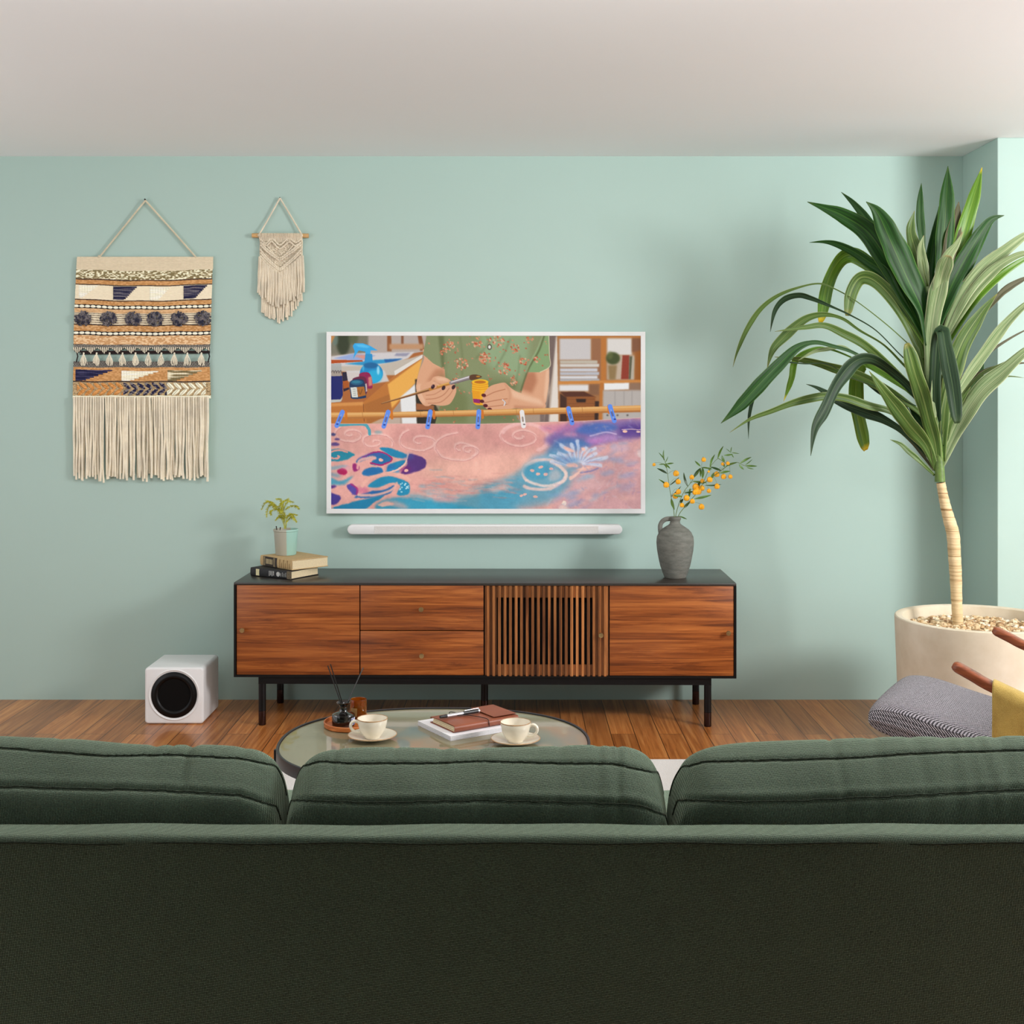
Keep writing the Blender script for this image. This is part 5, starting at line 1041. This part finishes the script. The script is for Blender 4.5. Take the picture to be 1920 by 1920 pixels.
for x in (sxl-.1, sxr+.1):
    for y in (.05, .85): b = MB(); b.lathe([(.001, .0125), (.016, .0125), (.024, .131), (.001, .131)], (x, y, 0), 20); b.build('leg', m_slat, sofa)
# back cushions: a closed profile (y towards the front, z up), swept along x, with two seams placed on it
PRF = [(-.070, -.145), (-.084, -.09), (-.086, 0), (-.084, .045), (-.077, .074), (-.060, .094), (-.040, .112), (-.020, .127), (.000, .140), (.030, .150), (.058, .140), (.080, .105), (.088, .05), (.088, -.06), (.072, -.140), (.03, -.150), (-.04, -.150)]
PQ = catmull([(0, y, z) for y, z in PRF+PRF[:1]], 6)[:-1]; NP_ = len(PQ)
def prof_at(u):
    u = u % NP_; i = int(u); f = u-i; return PQ[i].lerp(PQ[(i+1) % NP_], f)
def cushion(x0, x1, topf, seed, lb, lo_f, up_f):
    W_ = x1-x0; a_ = W_/2; nx = 150; r = random.Random(seed); ph = [r.uniform(0, 6.28) for _ in range(12)]
    org = Vector(((x0+x1)/2, sy0+.175, .562)); o = empty('back_cushion', (org.x, org.y, .412), lb, 'cushion'); base = Vector((0, 0, .15))
    folds = [(r.uniform(-.8, .8), r.uniform(.012, .03), r.uniform(.003, .007), r.uniform(-.12, .12)) for _ in range(10)]
    def raw(s, u, lift=0.0):
        p_ = prof_at(u); e = (1-min(1, abs(s))**12)**(1/3.0); y, z = p_.y, p_.z; up_ = max(0, (z+.15)/.30)
        top = max(0, min(1, (z-.03)/.11)); z2 = -.15+(z+.15)*(1-(1-e)*.62)+topf(s)*top; y2 = y*(.45+.55*e)
        n_ = Vector((0, p_.y*1.3, p_.z)).normalized(); w = .0014*math.sin(s*11+ph[0]+p_.y*20)*math.sin(p_.z*22+ph[1])
        for c_, wd, am, sl in folds: w -= am*math.exp(-((s-c_-sl*(p_.z-.1)*4)/wd)**2)*max(0, min(1, (p_.z-.02)*8))*.6
        w += .0035*math.exp(-((abs(s)-.95)/.02)**2)*math.sin(p_.z*70+ph[4]+s*3)*up_
        return Vector((s*a_, y2, z2))+n_*(w+lift)
    def py_of(v): D = org.y+v.y+CD; return 745+F*(CH-org.z-v.z)/D
    def px_of(v): D = org.y+v.y+CD; return 965+F*(org.x+v.x)/D
    def seam_u(s, target):
        best = None
        for k_ in range(120):
            u = 6+k_*.45; v = raw(s, u)
            if v.y > .03 or (v.z < .0): continue
            d = abs(py_of(v)-target(px_of(v)))
            if best is None or d < best[0]: best = (d, u)
        return best[1]
    S_ = [math.copysign(1-(1-abs(-1+2*i/nx))**1.4, -1+2*i/nx) for i in range(nx+1)]
    sl = [seam_u(max(-.97, min(.97, s)), lo_f) for s in S_]; su = [seam_u(max(-.97, min(.97, s)), up_f) for s in S_]
    vs = []
    for i, s in enumerate(S_):
        for k_ in range(NP_):
            cr = -.0035*math.exp(-((k_-sl[i])/1.1)**2)-.0035*math.exp(-((k_-su[i])/1.1)**2)+.0012*math.exp(-((k_-sl[i]-3)/1.6)**2); vs.append(raw(s, k_, cr)+base)
    fs = [(i*NP_+k_, i*NP_+(k_+1) % NP_, (i+1)*NP_+(k_+1) % NP_, (i+1)*NP_+k_) for i in range(nx) for k_ in range(NP_)]
    fs += [tuple(range(NP_-1, -1, -1)), tuple(nx*NP_+k_ for k_ in range(NP_))]
    b = MB(); b.add(vs, fs); b.build('cover', m_sofa, o, ang=75)
    for su_ in (sl, su):
        q = [raw(S_[i], su_[i], -.0005)+base for i in range(3, nx-2)]; b = MB(); b.tube(q, .0017, 6); b.build('piping', m_seam, o)
ip = lambda xs, ys: (lambda x: float(np.interp(x, xs, ys)))
cushion(-1.272, (538.5-965)*2.42/F, lambda s: .004-.0155*s-.003*math.sin(s*5), 1, 'green back cushion at the left end of the sofa', ip([0, 300, 450, 520], [1474, 1481, 1490, 1512]), ip([0, 130, 200, 330, 450, 515], [1401, 1411, 1416, 1414, 1421, 1434]))
cushion((541.5-965)*2.42/F, (1249.5-965)*2.42/F, lambda s: -.0095+.004*s-.002*math.cos(s*5), 2, 'green back cushion in the middle of the sofa, in front of the coffee table', ip([560, 700, 900, 1100, 1200, 1245], [1500, 1505, 1500, 1505, 1510, 1527]), ip([560, 600, 650, 800, 900, 1050, 1150, 1225], [1438, 1426, 1430, 1430, 1426, 1430, 1431, 1447]))
cushion((1252.5-965)*2.42/F, 1.262, lambda s: .011+.009*s-.012*s*s, 3, 'green back cushion at the right end of the sofa, in front of the armchair', ip([1300, 1400, 1500, 1650, 1800, 1920], [1500, 1503, 1501, 1494, 1486, 1479]), ip([1290, 1320, 1450, 1600, 1700, 1905], [1436, 1427, 1424, 1420, 1412, 1405]))
# ------------------------------------------------------------------ armchair
m_teak = wood('reddish_teak', (96, 44, 24), (140, 74, 44), (170, 98, 62), 1.0, 'X', .35)
def tweed():
    t = NT('black_and_white_woven_wool'); c = t.n('ShaderNodeTexCoord'); m = t.n('ShaderNodeMapping'); m.inputs['Scale'].default_value = (1, 1, 1); t.l(c.outputs['Object'], m.inputs[0])
    s = t.n('ShaderNodeSeparateXYZ'); t.l(m.outputs[0], s.inputs[0]); K = 2*math.pi/.0078
    def sn(x, k, ph=0): return t.math('SINE', t.math('ADD', t.math('MULTIPLY', x, k), ph))
    xz = t.math('ADD', s.outputs[0], t.math('MULTIPLY', s.outputs[2], 1.0)); yz = t.math('ADD', s.outputs[1], t.math('MULTIPLY', s.outputs[2], .0))
    g = t.math('MULTIPLY', sn(xz, K), sn(yz, K)); n = t.noise(c.outputs['Object'], 700, 2, .6)
    f = t.math('ADD', t.math('MULTIPLY', g, .34), n.outputs[0])
    t.set(base=t.ramp(f, [(.42, L((18, 17, 19))), (.52, L((56, 53, 58))), (.68, L((206, 200, 208)))]), rough=.95, sheen=.15, spec=.1); t.bump(f, .7, .002); return t.m
m_tw = tweed()
ang = math.atan2(.50, -.865)                                   # the way the chair faces
A0 = Vector((1.170, 3.853-CD, 0)); bk = Vector((.866, -.50, 0)); sd_ = Vector((.50, .866, 0))
chr_ = empty('armchair', A0+bk*.33+sd_*.275, 'teak armchair with a black and white woven seat at the right edge', 'armchair', None, math.atan2(bk.y, bk.x))
# local: x = towards the back, y = towards the far side; origin under the seat centre
def seat(b, x0, x1, hw, z_front, slope, T=.105, nx=40, ny=40):
    vs = []; m = 0
    N = 64
    for j in range(ny+1):
        v_ = -1+2*j/ny; e = (1-abs(v_)**9)**(1/3); yy = v_*hw
        for k_ in range(N):
            th = 2*math.pi*k_/N; c, s_ = math.cos(th), math.sin(th); n_ = 3.6
            x = math.copysign(abs(c)**(2/n_), c)*((x1-x0)/2)*(.965+.035*e); z = math.copysign(abs(s_)**(2/n_), s_)*T/2*e
            xc = (x0+x1)/2+x; t = (xc-x0)/(x1-x0); z += z_front-slope*(xc-x0)+.010*(1-v_*v_)*(1 if s_ > 0 else 0)+.012*math.exp(-((t-.12)/.16)**2)
            vs.append((xc, yy*(.985+.015*e), z))
    b.add(vs, [(j*N+k_, j*N+(k_+1) % N, (j+1)*N+(k_+1) % N, (j+1)*N+k_) for j in range(ny) for k_ in range(N)]+[tuple(range(N-1, -1, -1)), tuple(ny*N+k_ for k_ in range(N))])
b = MB(); seat(b, -.395, .33, .280, .376, .19, .125); b.build('seat_cushion', m_tw, chr_)
def beam(pts, w, h, nm, mat, bev=.006, parent=chr_):
    q = catmull(pts, 6); b = MB(); n = len(q); vs = []; m = 16
    for i in range(n):
        d = (q[min(i+1, n-1)]-q[max(i-1, 0)]).normalized(); s_ = Vector((0, 0, 1)).cross(d).normalized(); u_ = d.cross(s_)
        sc = min(1, .55+.45*min(i, n-1-i)/1.5) if True else 1
        for k_ in range(m):
            a = 2*math.pi*(k_+.5)/m; c, s2 = math.cos(a), math.sin(a); vs.append(q[i]+s_*(math.copysign(abs(c)**.5, c)*w/2*sc)+u_*(math.copysign(abs(s2)**.5, s2)*h/2*sc))
    b.add(vs, [(i*m+k_, i*m+(k_+1) % m, (i+1)*m+(k_+1) % m, (i+1)*m+k_) for i in range(n-1) for k_ in range(m)]+[tuple(range(m-1, -1, -1)), tuple((n-1)*m+k_ for k_ in range(m))]); return b.build(nm, mat, parent)
inv = chr_.matrix_basis.inverted() if False else None
Mx = Matrix.Translation(chr_.location) @ Matrix.Rotation(chr_.rotation_euler.z, 4, 'Z'); Mi = Mx.inverted()
def loc(px, py, D): return Mi @ P(px, py, D)
na, nb_ = loc(1787, 1246, 3.715), loc(1862, 1289, 3.655); dn = (nb_-na)
fa, fb = loc(1862, 1180, 4.25), loc(1925, 1212, 4.195); df = (fb-fa)
na.y = nb_.y = (na.y+nb_.y)/2; fa.y = fb.y = (fa.y+fb.y)/2
for (p0, p1) in ((na, nb_), (fa, fb)):
    dd = p1-p0; beam([p0, p0+dd*.5, p1, p0+dd*2.6+Vector((0, 0, .018)), p0+dd*4.0+Vector((0, 0, .06))], .042, .030, 'armrest', m_teak)
for yy, pz in ((na.y, na.z), (fa.y, fa.z)):
    beam([Vector((-.02, yy, .006)), Vector((.03, yy, .2)), Vector((.09, yy, .36)), Vector((.15, yy, pz-.13))], .035, .04, 'leg', m_teak)
    beam([Vector((.52, yy, .006)), Vector((.44, yy, .16)), Vector((.36, yy, pz-.20))], .035, .04, 'leg', m_teak)
    sgn = -1 if yy < 0 else 1
    beam([Vector((-.26, sgn*.23, .292)), Vector((-.05, sgn*.23, .262)), Vector((.35, sgn*.23, .175))], .03, .035, 'side_rail', m_teak)
beam([Vector((-.15, na.y, .255)), Vector((-.15, 0, .255)), Vector((-.15, fa.y, .255))], .03, .03, 'cross_rail', m_teak); beam([Vector((.34, na.y, .19)), Vector((.34, 0, .19)), Vector((.34, fa.y, .19))], .03, .03, 'cross_rail', m_teak)
b = MB(); soft_box(b, -.26, .26, -.05, .05, 0, .52, .045, 30, .001, 9); bc_ = b.build('back_cushion', m_tw, chr_); bc_.rotation_euler = (math.radians(-24), 0, math.radians(-90)); bc_.location = (.36, 0, .29)
beam([Vector((.36, -.2, .2)), Vector((.47, -.2, .45)), Vector((.61, -.2, .78))], .03, .035, 'back_post', m_teak); beam([Vector((.36, .2, .2)), Vector((.47, .2, .45)), Vector((.61, .2, .78))], .03, .035, 'back_post', m_teak)
# mustard throw over the near armrest
m_thr = fabric('mustard_wool_throw', (172, 140, 66), (208, 180, 104), 700, .6, .35, (1, .92, .6))
def throw():
    dd = (nb_-na); u0, u1 = 1.02, 3.4; nu, nv = 50, 70; vs = []
    for i in range(nu+1):
        t = u0+(u1-u0)*i/nu; c = na+dd*t+(Vector((0, 0, .018*max(0, (t-1)/1.6))) if t > 1 else Vector((0, 0, 0)))
        for j in range(nv+1):
            s = -1+2*j/nv                                    # -1 hangs on the near side, +1 inside
            L_ = .36 if s < 0 else .12; q = abs(s); fold = .006*math.sin(t*9+1)+.003*math.sin(t*21)
            if q < .16: a = q/.16*math.pi/2; y = math.sin(a)*.031; z = math.cos(a)*.022
            else: y = .031+fold*(q-.16)*1.2+.004; z = -(q-.16)/.84*L_
            vs.append((c.x+.0, c.y+(math.copysign(y, s)), c.z+z+(.004 if q < .16 else .002)))
    n = nv+1; b = MB(); b.add(vs, [(i*n+j, i*n+j+1, (i+1)*n+j+1, (i+1)*n+j) for i in range(nu) for j in range(nv)])
    o = b.build('throw_blanket', m_thr, None, ang=80); o.matrix_basis = Mx; md = o.modifiers.new('thickness', 'SOLIDIFY'); md.thickness = .005; md.offset = 1
    return tag(o, 'mustard yellow wool throw draped over the near armrest of the armchair', 'throw blanket')
throw()
# ------------------------------------------------------------------ big potted plant
pc = Vector((1.84, 4.86-CD, 0)); ZR = .528
pl = empty('potted_dracaena', pc, 'tall corn plant with long arching leaves in a big cream concrete pot', 'potted plant')
def concrete():
    t = NT('cream_concrete'); n = t.noise(t.coord(), 5, 5, .6); f = t.noise(t.coord(), 120, 3, .6); t.set(base=t.ramp(n.outputs[0], [(.3, L((206, 192, 166))), (.7, L((228, 218, 198)))]), rough=.7, spec=.3); t.bump(f.outputs[0], .12, .001); return t.m
b = MB(); b.lathe([(.001, .001), (.285, .001), (.297, .008), (.302, .03), (.318, .44), (.321, ZR-.012), (.320, ZR-.003), (.316, ZR), (.296, ZR), (.290, ZR-.004), (.286, ZR-.03), (.284, ZR-.065), (.001, ZR-.065)], (0, 0, 0), 96); b.build('pot', concrete(), pl)
b = MB()
for i in range(1100):
    a = rnd.random()*6.283; r_ = .272*math.sqrt(rnd.random()); z = ZR-.052+rnd.uniform(0, .010); R_p = rnd.uniform(.008, .0135)
    b.sphere((r_*math.cos(a), r_*math.sin(a), z), R_p, 6, 4, (rnd.uniform(.8, 1.3), rnd.uniform(.8, 1.3), rnd.uniform(.6, .9)))
def peb():
    t = NT('tan_pebbles'); v = t.n('ShaderNodeTexVoronoi'); v.inputs['Scale'].default_value = 55; t.l(t.coord(), v.inputs['Vector']); s = t.n('ShaderNodeSeparateColor'); t.l(v.outputs['Color'], s.inputs[0])
    t.set(base=t.ramp(s.outputs[0], [(0, L((140, 104, 70))), (.4, L((196, 164, 120))), (.8, L((228, 208, 172))), (1, L((232, 224, 206)))]), rough=.8); return t.m
g_ = b.build('gravel', peb(), pl); g_['kind'] = 'stuff'
DP = 4.93
def pp(px, py, dy=0.0): return P(px, py, DP+dy)-pc
m_trunk = NT('pale_ringed_bark'); _v = m_trunk.coord((1, 1, 55)); _n = m_trunk.noise(_v, 1.6, 3, .6, .3); _f = m_trunk.noise(m_trunk.coord((3, 3, 60)), 3, 3, .6)
m_trunk.set(base=m_trunk.ramp(_n.outputs[0], [(.33, L((150, 116, 72))), (.45, L((212, 184, 138))), (.7, L((232, 208, 164)))]), rough=.75); m_trunk.bump(m_trunk.math('ADD', _n.outputs[0], _f.outputs[0]), .6, .004); m_trunk = m_trunk.m
tp = [(1797, 1186, 10.5), (1796, 1165, 9.8), (1794, 1132, 9.8), (1792, 1080, 11), (1789.5, 1041, 11.5), (1787, 1003, 11.8), (1780, 976, 11), (1773, 950, 9.6), (1767.5, 924, 8.6), (1764, 905, 8.2)]
q = catmull([pp(a, c) for a, c, _ in tp], 5); rr = [np.interp(i/5, range(len(tp)), [t_3[2] for t_3 in tp])*DP/F*(1+.03*math.sin(i*2.4)) for i in range(len(q))]
b = MB(); b.tube(q, [float(x) for x in rr], 20); b.build('trunk', m_trunk, pl)
def leafmat(name, c1, c2, edge, tip=(176, 176, 40), rough=.38, sp=.5):
    t = NT(name); uv = t.n('ShaderNodeVertexColor', layer_name='LUV'); s = t.n('ShaderNodeSeparateColor'); t.l(uv.outputs[0], s.inputs[0])
    cb = t.n('ShaderNodeCombineXYZ'); t.l(t.math('MULTIPLY', s.outputs[0], 15), cb.inputs[0]); t.l(t.math('MULTIPLY', s.outputs[1], 2.2), cb.inputs[1]); t.l(t.math('MULTIPLY', s.outputs[2], 30), cb.inputs[2])
    n = t.noise(cb.outputs[0], 1.3, 3, .55); c = t.ramp(n.outputs[0], [(.36, L(c1)), (.62, L(c2))])
    e = t.math('ABSOLUTE', t.math('SUBTRACT', s.outputs[0], .5)); c = t.mix(t.ramp(e, [(.455, (0, 0, 0)), (.49, (1, 1, 1))]), c, L(edge)); c = t.mix(t.ramp(e, [(.0, (.8, .8, .8)), (.035, (0, 0, 0))]), c, L(edge))
    c = t.mix(t.ramp(s.outputs[1], [(.955, (0, 0, 0)), (.99, (1, 1, 1))]), c, L(tip)); t.set(base=c, rough=rough, spec=sp); t.b.inputs['Subsurface Weight'].default_value = 0
    t.bump(n.outputs[0], .25, .001)
    tr = t.n('ShaderNodeBsdfTranslucent'); t.l(c, tr.inputs[0]); mx_ = t.n('ShaderNodeMixShader'); mx_.inputs[0].default_value = .22; t.l(t.b.outputs[0], mx_.inputs[1]); t.l(tr.outputs[0], mx_.inputs[2])
    t.l(mx_.outputs[0], t.t.nodes['Material Output'].inputs[0]); return t.m
LM = {'d': leafmat('dark_green_leaf', (14, 50, 12), (36, 88, 22), (78, 120, 44), (60, 90, 30), .5, .35), 'm': leafmat('mid_green_leaf', (56, 86, 34), (100, 130, 60), (160, 172, 108), (130, 130, 60), .45, .4),
      'p': leafmat('lit_striped_leaf', (104, 134, 80), (170, 188, 140), (206, 212, 168), (160, 150, 100), .42, .4), 'y': leafmat('yellow_green_leaf', (70, 120, 24), (112, 156, 44), (150, 180, 80), (226, 200, 40)),  # the pale striped tone puts grazing light into the leaf colour
      'b': leafmat('brownish_green_leaf', (66, 66, 44), (96, 94, 66), (130, 124, 92), (110, 100, 70), .5, .3), 'g': leafmat('grey_green_leaf', (26, 48, 30), (50, 76, 48), (96, 118, 80), (60, 80, 50), .5, .25)}
ZS = 580/1920
PROF = {'n': [(0, .42), (.2, .6), (.45, .95), (.6, 1), (.8, .72), (.93, .3), (1, .02)], 'l': [(0, .25), (.3, .16), (.55, .3), (.7, .85), (.8, 1), (.9, .75), (1, .02)], 's': [(0, .3), (.15, .6), (.4, 1), (.65, .9), (.85, .5), (1, .02)],
        't': [(0, .5), (.3, .8), (.7, 1), (.9, .95), (.97, .7), (1, .3)], 'w': [(0, .5), (.15, .45), (.3, .5), (.55, 1), (.8, .75), (1, .02)]}
def dleaf(pts, w, mat, dz=0.0, prof='n', face=0.0, bow=0.0, lab=None):
    n0 = len(pts); W3 = []
    for i, (x, z) in enumerate(pts):
        t = i/(n0-1); W3.append(pp(1340+x*ZS, 290+z*ZS, dz*t**1.2+bow*math.sin(math.pi*t)))
    q = catmull(W3, 7); n = len(q); wd = w*ZS*DP/F; vs = []; uvc = []; cum = [0]
    for i in range(1, n): cum.append(cum[-1]+(q[i]-q[i-1]).length)
    seed = rnd.random(); view = Vector((0, -1, 0)); fc_ = face+rnd.uniform(-.25, .25)
    for i in range(n):
        t = cum[i]/cum[-1]; d = (q[min(i+1, n-1)]-q[max(i-1, 0)]).normalized(); s_ = d.cross(view)
        s_ = s_.normalized() if s_.length > .05 else Vector((1, 0, 0)); nn_ = s_.cross(d).normalized(); f2 = fc_+.35*math.sin(t*3+seed*6)
        s2 = s_*math.cos(f2)+nn_*math.sin(f2); n2 = s2.cross(d).normalized()
        hw = .5*wd*float(np.interp(t, [a for a, _ in PROF[prof]], [c for _, c in PROF[prof]]))/max(.6, math.cos(f2)); hw *= 1+.05*math.sin(t*23+seed*9)
        for k_, u_ in enumerate((0, .25, .5, .75, 1)):
            o_ = (u_-.5)*2; vs.append(q[i]+s2*hw*o_+n2*hw*(.30*abs(o_)**1.3)+n2*hw*.10*math.sin(t*17+seed*7+o_*2)*abs(o_)); uvc.append((u_, t, seed))
    m = 5; b = MB(); b.add(vs, [(i*m+k_, i*m+k_+1, (i+1)*m+k_+1, (i+1)*m+k_) for i in range(n-1) for k_ in range(4)]); o = b.build('leaf', LM[mat], pl, ang=80)
    at = o.data.color_attributes.new('LUV', 'FLOAT_COLOR', 'POINT')
    for i, c in enumerate(uvc): at.data[i].color = (*c, 1)
    md = o.modifiers.new('thickness', 'SOLIDIFY'); md.thickness = .0009; md.offset = 0
    return o
b = MB(); q = catmull([pp(1340+x*ZS, 290+z*ZS) for x, z in ((1398, 2030), (1396, 1950), (1392, 1880), (1380, 1700), (1360, 1500), (1345, 1300), (1335, 1120), (1330, 980))], 5); b.tube(q, [.019*(1-.68*i/len(q))+.002 for i in range(len(q))], 12); b.build('green_crown_stem', plain('green_crown_stem', (96, 124, 56), .5, .15, 60), pl)
LV = [
 ([(1385, 1960), (1370, 1800), (1330, 1650), (1290, 1500), (1240, 1350), (1190, 1170)], 92, 'm', -.14, 't', .1), ([(1375, 1950), (1310, 1800), (1220, 1690), (1130, 1570), (1030, 1440), (958, 1342)], 92, 'm', -.12, 's', .2),
 ([(1390, 1800), (1365, 1500), (1372, 1280), (1385, 1140), (1412, 1098), (1428, 1180), (1450, 1300), (1480, 1460), (1505, 1668)], 92, 'g', -.18, 't', 0, -.02), ([(1330, 1420), (1335, 1200), (1358, 1000), (1395, 820), (1445, 640), (1500, 560), (1540, 478)], 96, 'p', -.08, 'n', .1),
 ([(1350, 1050), (1390, 850), (1420, 720), (1455, 625)], 88, 'p', -.1, 't', .2),
 ([(1328, 1180), (1290, 980), (1190, 760), (1080, 510), (1010, 360), (940, 292)], 172, 'd', -.05, 'n', .1), ([(1322, 1160), (1215, 940), (1110, 720), (960, 490), (800, 380), (680, 330), (575, 293)], 142, 'd', .05, 's', .15),
 ([(1300, 1100), (1160, 800), (1060, 640), (960, 430), (870, 310), (785, 232)], 72, 'd', .12, 'n', .4), ([(1345, 1080), (1375, 850), (1410, 600), (1435, 330), (1448, 70)], 126, 'd', .02, 'w', .1),
 ([(1370, 1080), (1460, 780), (1545, 470), (1610, 260), (1660, 78)], 104, 'y', .06, 'w', .2), ([(1400, 800), (1455, 600), (1490, 420), (1515, 292)], 104, 'b', .04, 'n', .1),
 ([(1320, 760), (1285, 520), (1272, 350), (1283, 175)], 58, 'd', .03, 'w', .2), ([(1310, 820), (1250, 600), (1216, 470), (1240, 348)], 70, 'm', .0, 'w', .1), ([(1322, 860), (1292, 680), (1280, 580), (1298, 500)], 62, 'p', -.03, 's', .2),
 ([(1380, 1080), (1450, 860), (1560, 640), (1660, 470), (1720, 400), (1797, 377)], 124, 'd', .03, 's', .2), ([(1405, 1180), (1540, 880), (1680, 700), (1810, 590), (1930, 500), (2060, 440)], 92, 'p', -.05, 's', .1),
 ([(1405, 1200), (1560, 920), (1710, 740), (1830, 650), (1940, 610), (2060, 620)], 66, 'p', -.1, 's', .2), ([(1410, 1240), (1590, 930), (1760, 760), (1920, 650), (2040, 600)], 56, 'y', .03, 's', .3),
 ([(1400, 1900), (1440, 1500), (1520, 1200), (1640, 1000), (1755, 862)], 124, 'm', -.06, 'w', .1), ([(1420, 1650), (1540, 1420), (1680, 1220), (1800, 1060), (1920, 940), (2040, 850)], 70, 'p', -.08, 's', .2),
 ([(1380, 1580), (1540, 1380), (1700, 1230), (1850, 1130), (2010, 1050)], 18, 'b', .08, 'n', 0), ([(1390, 1500), (1560, 1140), (1740, 905), (1830, 820), (1980, 740)], 44, 'b', .1, 'l', .1),
 ([(1400, 1950), (1500, 1720), (1640, 1490), (1780, 1360), (1920, 1230), (2060, 1120)], 92, 'p', -.1, 's', .1), ([(1390, 1660), (1620, 1390), (1760, 1310), (1930, 1240)], 22, 'm', .0, 'n', 0), ([(1400, 1620), (1560, 1420), (1700, 1330), (1900, 1294), (2010, 1300)], 18, 'b', .08, 'n', 0),
 ([(1400, 1800), (1560, 1560), (1680, 1440), (1800, 1378), (1925, 1386)], 18, 'm', .05, 'n', 0), ([(1400, 1800), (1540, 1540), (1620, 1400), (1672, 1250)], 88, 'd', .12, 'w', .1), ([(1398, 1940), (1440, 1720), (1500, 1580), (1590, 1440)], 46, 'm', -.02, 's', .2),
 ([(1335, 1450), (1255, 1170), (1150, 960), (1050, 830), (960, 765), (890, 775), (840, 870), (822, 1000)], 84, 'm', .05, 't', .1), ([(1320, 1180), (1160, 930), (1040, 760), (930, 660), (840, 620), (760, 670), (690, 820), (655, 1040)], 94, 'y', .22, 't', .1),
 ([(1310, 1150), (1150, 900), (1060, 740), (950, 660), (860, 600), (760, 555), (680, 540), (588, 545)], 62, 'd', .1, 's', .2), ([(1310, 1130), (1190, 920), (1090, 760), (1000, 690), (900, 640)], 76, 'd', .14, 's', .2),
 ([(1300, 1270), (1175, 1150), (1050, 1040), (880, 910), (740, 830), (640, 800), (500, 830), (380, 880), (280, 960), (200, 1080), (140, 1220), (113, 1320)], 34, 'm', .15, 'l', 0), ([(1290, 1370), (1150, 1240), (1000, 1090), (850, 1000), (720, 940), (600, 890), (520, 870), (430, 895), (370, 970), (345, 1100)], 38, 'g', .12, 'l', .1),
 ([(1310, 1440), (1180, 1310), (1050, 1180), (900, 1090), (800, 1020), (700, 992), (610, 1000), (530, 1040), (430, 1130), (360, 1210), (325, 1330)], 62, 'm', .02, 'l', .2), ([(1310, 1540), (1230, 1450), (1080, 1310), (930, 1180), (800, 1110), (680, 1060), (560, 1072), (372, 1098)], 52, 'm', -.05, 's', .2),
 ([(1330, 1600), (1240, 1470), (1120, 1350), (960, 1280), (840, 1220), (740, 1190), (620, 1165), (510, 1200), (400, 1300), (300, 1400), (160, 1550), (38, 1668)], 96, 'd', -.1, 'l', 0), ([(1330, 1680), (1260, 1590), (1100, 1480), (960, 1400), (840, 1350), (740, 1320), (600, 1280), (470, 1262), (372, 1256)], 60, 'm', .04, 's', .3),
 ([(1250, 1560), (1050, 1460), (840, 1380), (700, 1300), (560, 1298), (400, 1290), (320, 1360), (255, 1460), (215, 1620), (210, 1765)], 26, 'g', -.02, 'l', .2), ([(1330, 1580), (1200, 1430), (1070, 1320), (960, 1262), (860, 1290), (760, 1410), (680, 1580), (620, 1700), (596, 1870)], 92, 'g', -.22, 'w', .1),
 ([(1340, 1780), (1230, 1680), (1080, 1590), (960, 1560), (820, 1512), (700, 1498), (600, 1510), (480, 1540), (350, 1590), (220, 1640), (93, 1725)], 52, 'm', -.12, 's', .2), ([(1345, 1880), (1200, 1740), (1060, 1650), (940, 1600), (830, 1560), (720, 1500), (640, 1450), (568, 1424)], 72, 'g', .06, 'w', .1),
 ([(1320, 1560), (1180, 1430), (1040, 1340), (940, 1290), (885, 1360), (875, 1530), (900, 1690), (936, 1835)], 96, 'y', .3, 't', .1), ([(1250, 1500), (1000, 1350), (850, 1260), (700, 1205), (600, 1215), (500, 1280), (475, 1390), (428, 1532)], 46, 'y', .1, 'l', 0),
 ([(1365, 1990), (1260, 1890), (1200, 1840), (1150, 1795), (1088, 1768)], 34, 'm', .0, 'n', .2), ([(1360, 1960), (1280, 1850), (1200, 1750), (1100, 1680), (1010, 1640)], 30, 'b', .1, 'n', .2), ([(1350, 1890), (1230, 1670), (1130, 1530), (1010, 1460), (915, 1400)], 56, 'g', .14, 'w', .2),
 ([(1360, 1180), (1440, 1010), (1500, 880), (1545, 806)], 82, 'b', .06, 'w', .1), ([(1395, 1950), (1375, 1650), (1420, 1400), (1500, 1180)], 54, 'm', -.02, 's', .3), ([(1385, 1950), (1350, 1620), (1368, 1360), (1374, 1120)], 46, 'p', -.05, 's', .2),
 ([(1335, 1300), (1312, 1080), (1315, 880), (1335, 700), (1385, 640)], 104, 'd', .06, 'w', .0), ([(1335, 1050), (1322, 820), (1345, 600), (1392, 320)], 70, 'd', .08, 's', .1), ([(900, 1260), (800, 1195), (700, 1205), (610, 1225), (515, 1280)], 26, 'p', .0, 's', .1),
 ([(1370, 1960), (1320, 1820), (1300, 1700), (1200, 1560)], 60, 'd', .06, 's', .1), ([(1345, 1500), (1300, 1300), (1270, 1180), (1200, 1060)], 50, 'd', .1, 's', .1), ([(1395, 1920), (1450, 1700), (1520, 1640), (1600, 1540)], 50, 'd', .1, 's', .1)]
for a in LV: dleaf(*a)
